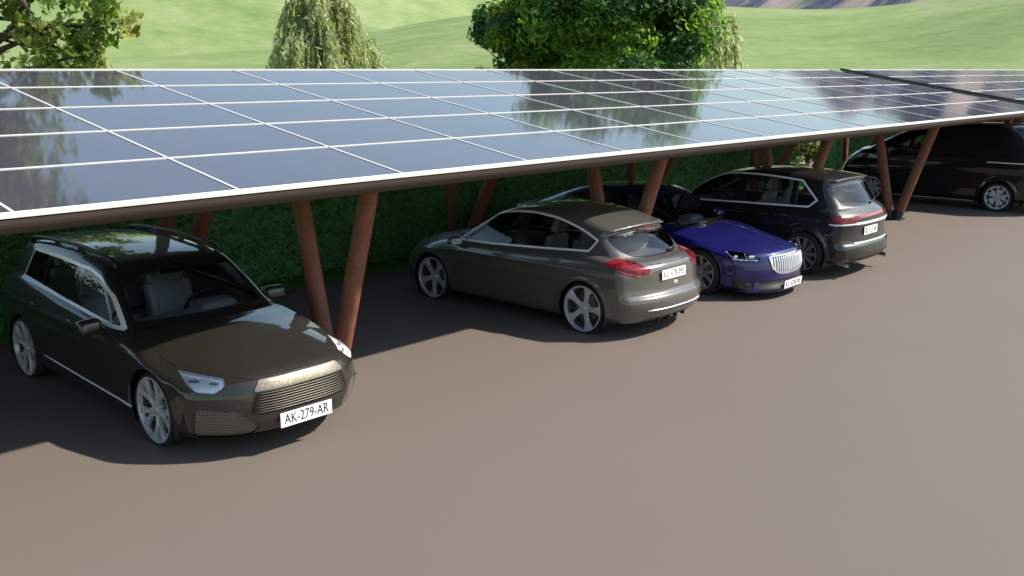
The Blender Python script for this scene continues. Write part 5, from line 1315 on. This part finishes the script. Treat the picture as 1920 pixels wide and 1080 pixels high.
lo = face_patch(c, [(-1, 0.325), (0.70, 0.325), (0.72, 0.20), (-1, 0.20)], False, 0.01); c.add('lower_bumper', lo, M_BLACK, off=-0.002)
for q in corner_patch(c, [(-0.62, 0.46), (-0.70, 0.58), (-0.73, 0.45)], False, 0.5, 0.0): c.add('bumper_slot', q, M_BLACK, off=0.001)
for y in (0.66, -0.66):
    bm = bmesh.new(); add_tube(bm, [(-1.90, y, 0.225), (-2.10, y, 0.215)], [0.034, 0.038], 14, caps=False); bm_obj('exhaust_pipe', bm, M_CHROME, c.root, smooth=True)
wiper(c, [(c.sx(-0.16, 1.10, -1), -0.16, 1.10), (c.sx(-0.32, 1.115, -1), -0.32, 1.115), (c.sx(-0.50, 1.135, -1), -0.50, 1.135)], -1)
bm = bmesh.new(); add_lathe_at(bm, (0, 0, 0), [(0.0, 0.006), (0.012, 0.004), (0.014, 0.0)], 10); o = bm_obj('tailgate_badge', bm, M_TRIMW, c.root); o.location = (c.sx(0.0, 1.03, -1) - 0.002, 0.25, 1.03); o.rotation_euler = (0, R(-90), 0)
for h, q in lamp_body(c, corner_patch(c, [(-0.72, 0.86), (-1.15, 0.80), (-1.12, 0.70), (-0.85, 0.72)], True, 0.3), 0.03, M_SILVER): pass
gq = face_patch(c, [(-1, 0.78), (0.45, 0.78), (0.45, 0.60), (-1, 0.58)], True); c.add('grille', gq, M_BLACK, off=-0.01)
c.arches(); c.shell += [c.body, bn]; c.finish_body(PAINT_BLACK)
c.lining(c.shell, M_CABIN, (-1.95, 1.1, 0.55))
c.wheels(wheel_set(0.35, 0.265, 0.25, (10, spokes_multi(0.265), -0.03, -0.01), M_ALLOY_DK), 0.90)
for sg in (1, -1): mirror(c, 0.78, 1.05, sg, PAINT_BLACK, (0.14, 0.20, 0.15), 0.12)
cabin(c, 0.70, 1.02, 0.74, (-0.15, -0.98), 0.46, M_SEAT, 0.38, -1.6, fw=0.38); interior_mirror(c, 0.36, 1.40)
bm = bmesh.new(); add_box(bm, (-1.55, 0, 1.02), (0.40, 1.24, 0.03), bevel=0.012); bm_obj('parcel_shelf', bm, M_CABIN, c.root)

# ---- black van at the far right
c = Car('van', 'black panel van with white side strip and steel wheels, parked at far right', 'van', (24.3, 8.3, 0), R(90), VAN, 'cars parked under the carports'); c.shell = []
glazing(c, [(1.60, 1.262), (1.28, 1.46), (0.95, 1.65), (0.66, 1.765), (0.30, 1.795), (0.34, 1.45), (0.42, 1.33), (0.75, 1.245), (1.3, 1.238)], 0.0, M_BLACK,
        [[(1.34, 1.1), (1.26, 1.1), (0.92, 1.9), (1.0, 1.9)]], M_GLASS, 0.04)
screen(c, 'windscreen', [(-1, 1.33), (0.4, 1.32), (0.76, 1.28), (0.68, 1.78), (0.0, 1.84), (-1, 1.84)], True, 0.03, M_SCREEN, xlim=0.5)
for h, q in lamp_body(c, corner_patch(c, [(-1.09, 0.90), (-1.15, 1.0), (-1.14, 1.17), (-0.98, 1.27), (-0.93, 1.22), (-1.02, 1.08)], True, 0.2), 0.03, M_SILVER): pass
gq = face_patch(c, [(-1, 0.80), (0.42, 0.80), (0.42, 0.66), (-1, 0.64)], True); c.add('grille', gq, M_BLACK, off=-0.01)
bn = c.panel('bonnet', lambda x, y, z: np.maximum(np.maximum(sdf_poly(rounded([(1.3, -1), (1.3, 0.78), (2.0, 0.72), (2.3, 0.50), (2.34, -1)], 0.05), x, np.abs(y)), 0.9 - z), -c.top(x, y, z)), PAINT_VAN); c.add('bonnet', bn, PAINT_VAN)
door_panels(c, [[(1.02, 0.26), (1.05, 0.75), (1.36, 1.10), (1.36, 1.22), (0.26, 1.22), (0.26, 0.26)], [(0.24, 0.26), (0.24, 1.22), (-1.0, 1.22), (-1.0, 0.26)]], PAINT_VAN, [(0.40, 1.13), (0.08, 1.13)], M_BLACKG)
for sg in (1, -1):
    xs = np.linspace(-2.5, -1.17, 8); bm = bmesh.new(); add_tube(bm, side_pts(c, xs, [1.115] * 8, sg, 0.004), 0.014, 6); bm_obj('side_strip', bm, M_WHITE, c.root)
    mirror(c, 1.05, 1.26, sg, M_BLACK, (0.14, 0.20, 0.20), 0.14)
    xs = np.linspace(-0.95, 0.95, 8); bm = bmesh.new(); add_tube(bm, side_pts(c, xs, [0.215] * 8, sg, -0.004), 0.009, 6); bm_obj('sill_strip', bm, M_TRIMW, c.root)
for q in corner_patch(c, [(-1.17, 1.2), (-1.30, 1.2), (-1.30, 0.8), (-1.17, 0.8)], False, 0.5): c.add('tail_light', q, M_RED)
c.arches(); c.shell += [c.body, bn]; c.finish_body(PAINT_VAN)
c.lining(c.shell, M_CABIN, (-0.1, 1.9, 0.6))
c.wheels(wheel_set(0.33, 0.265, 0.225, (5, spokes_steel(0.265), -0.03, -0.014), M_ALLOY), 0.885)
cabin(c, 1.30, 1.24, 0.78, (0.45, -0.45), 0.62, M_SEAT, 0.40, -0.6, fw=0.42)
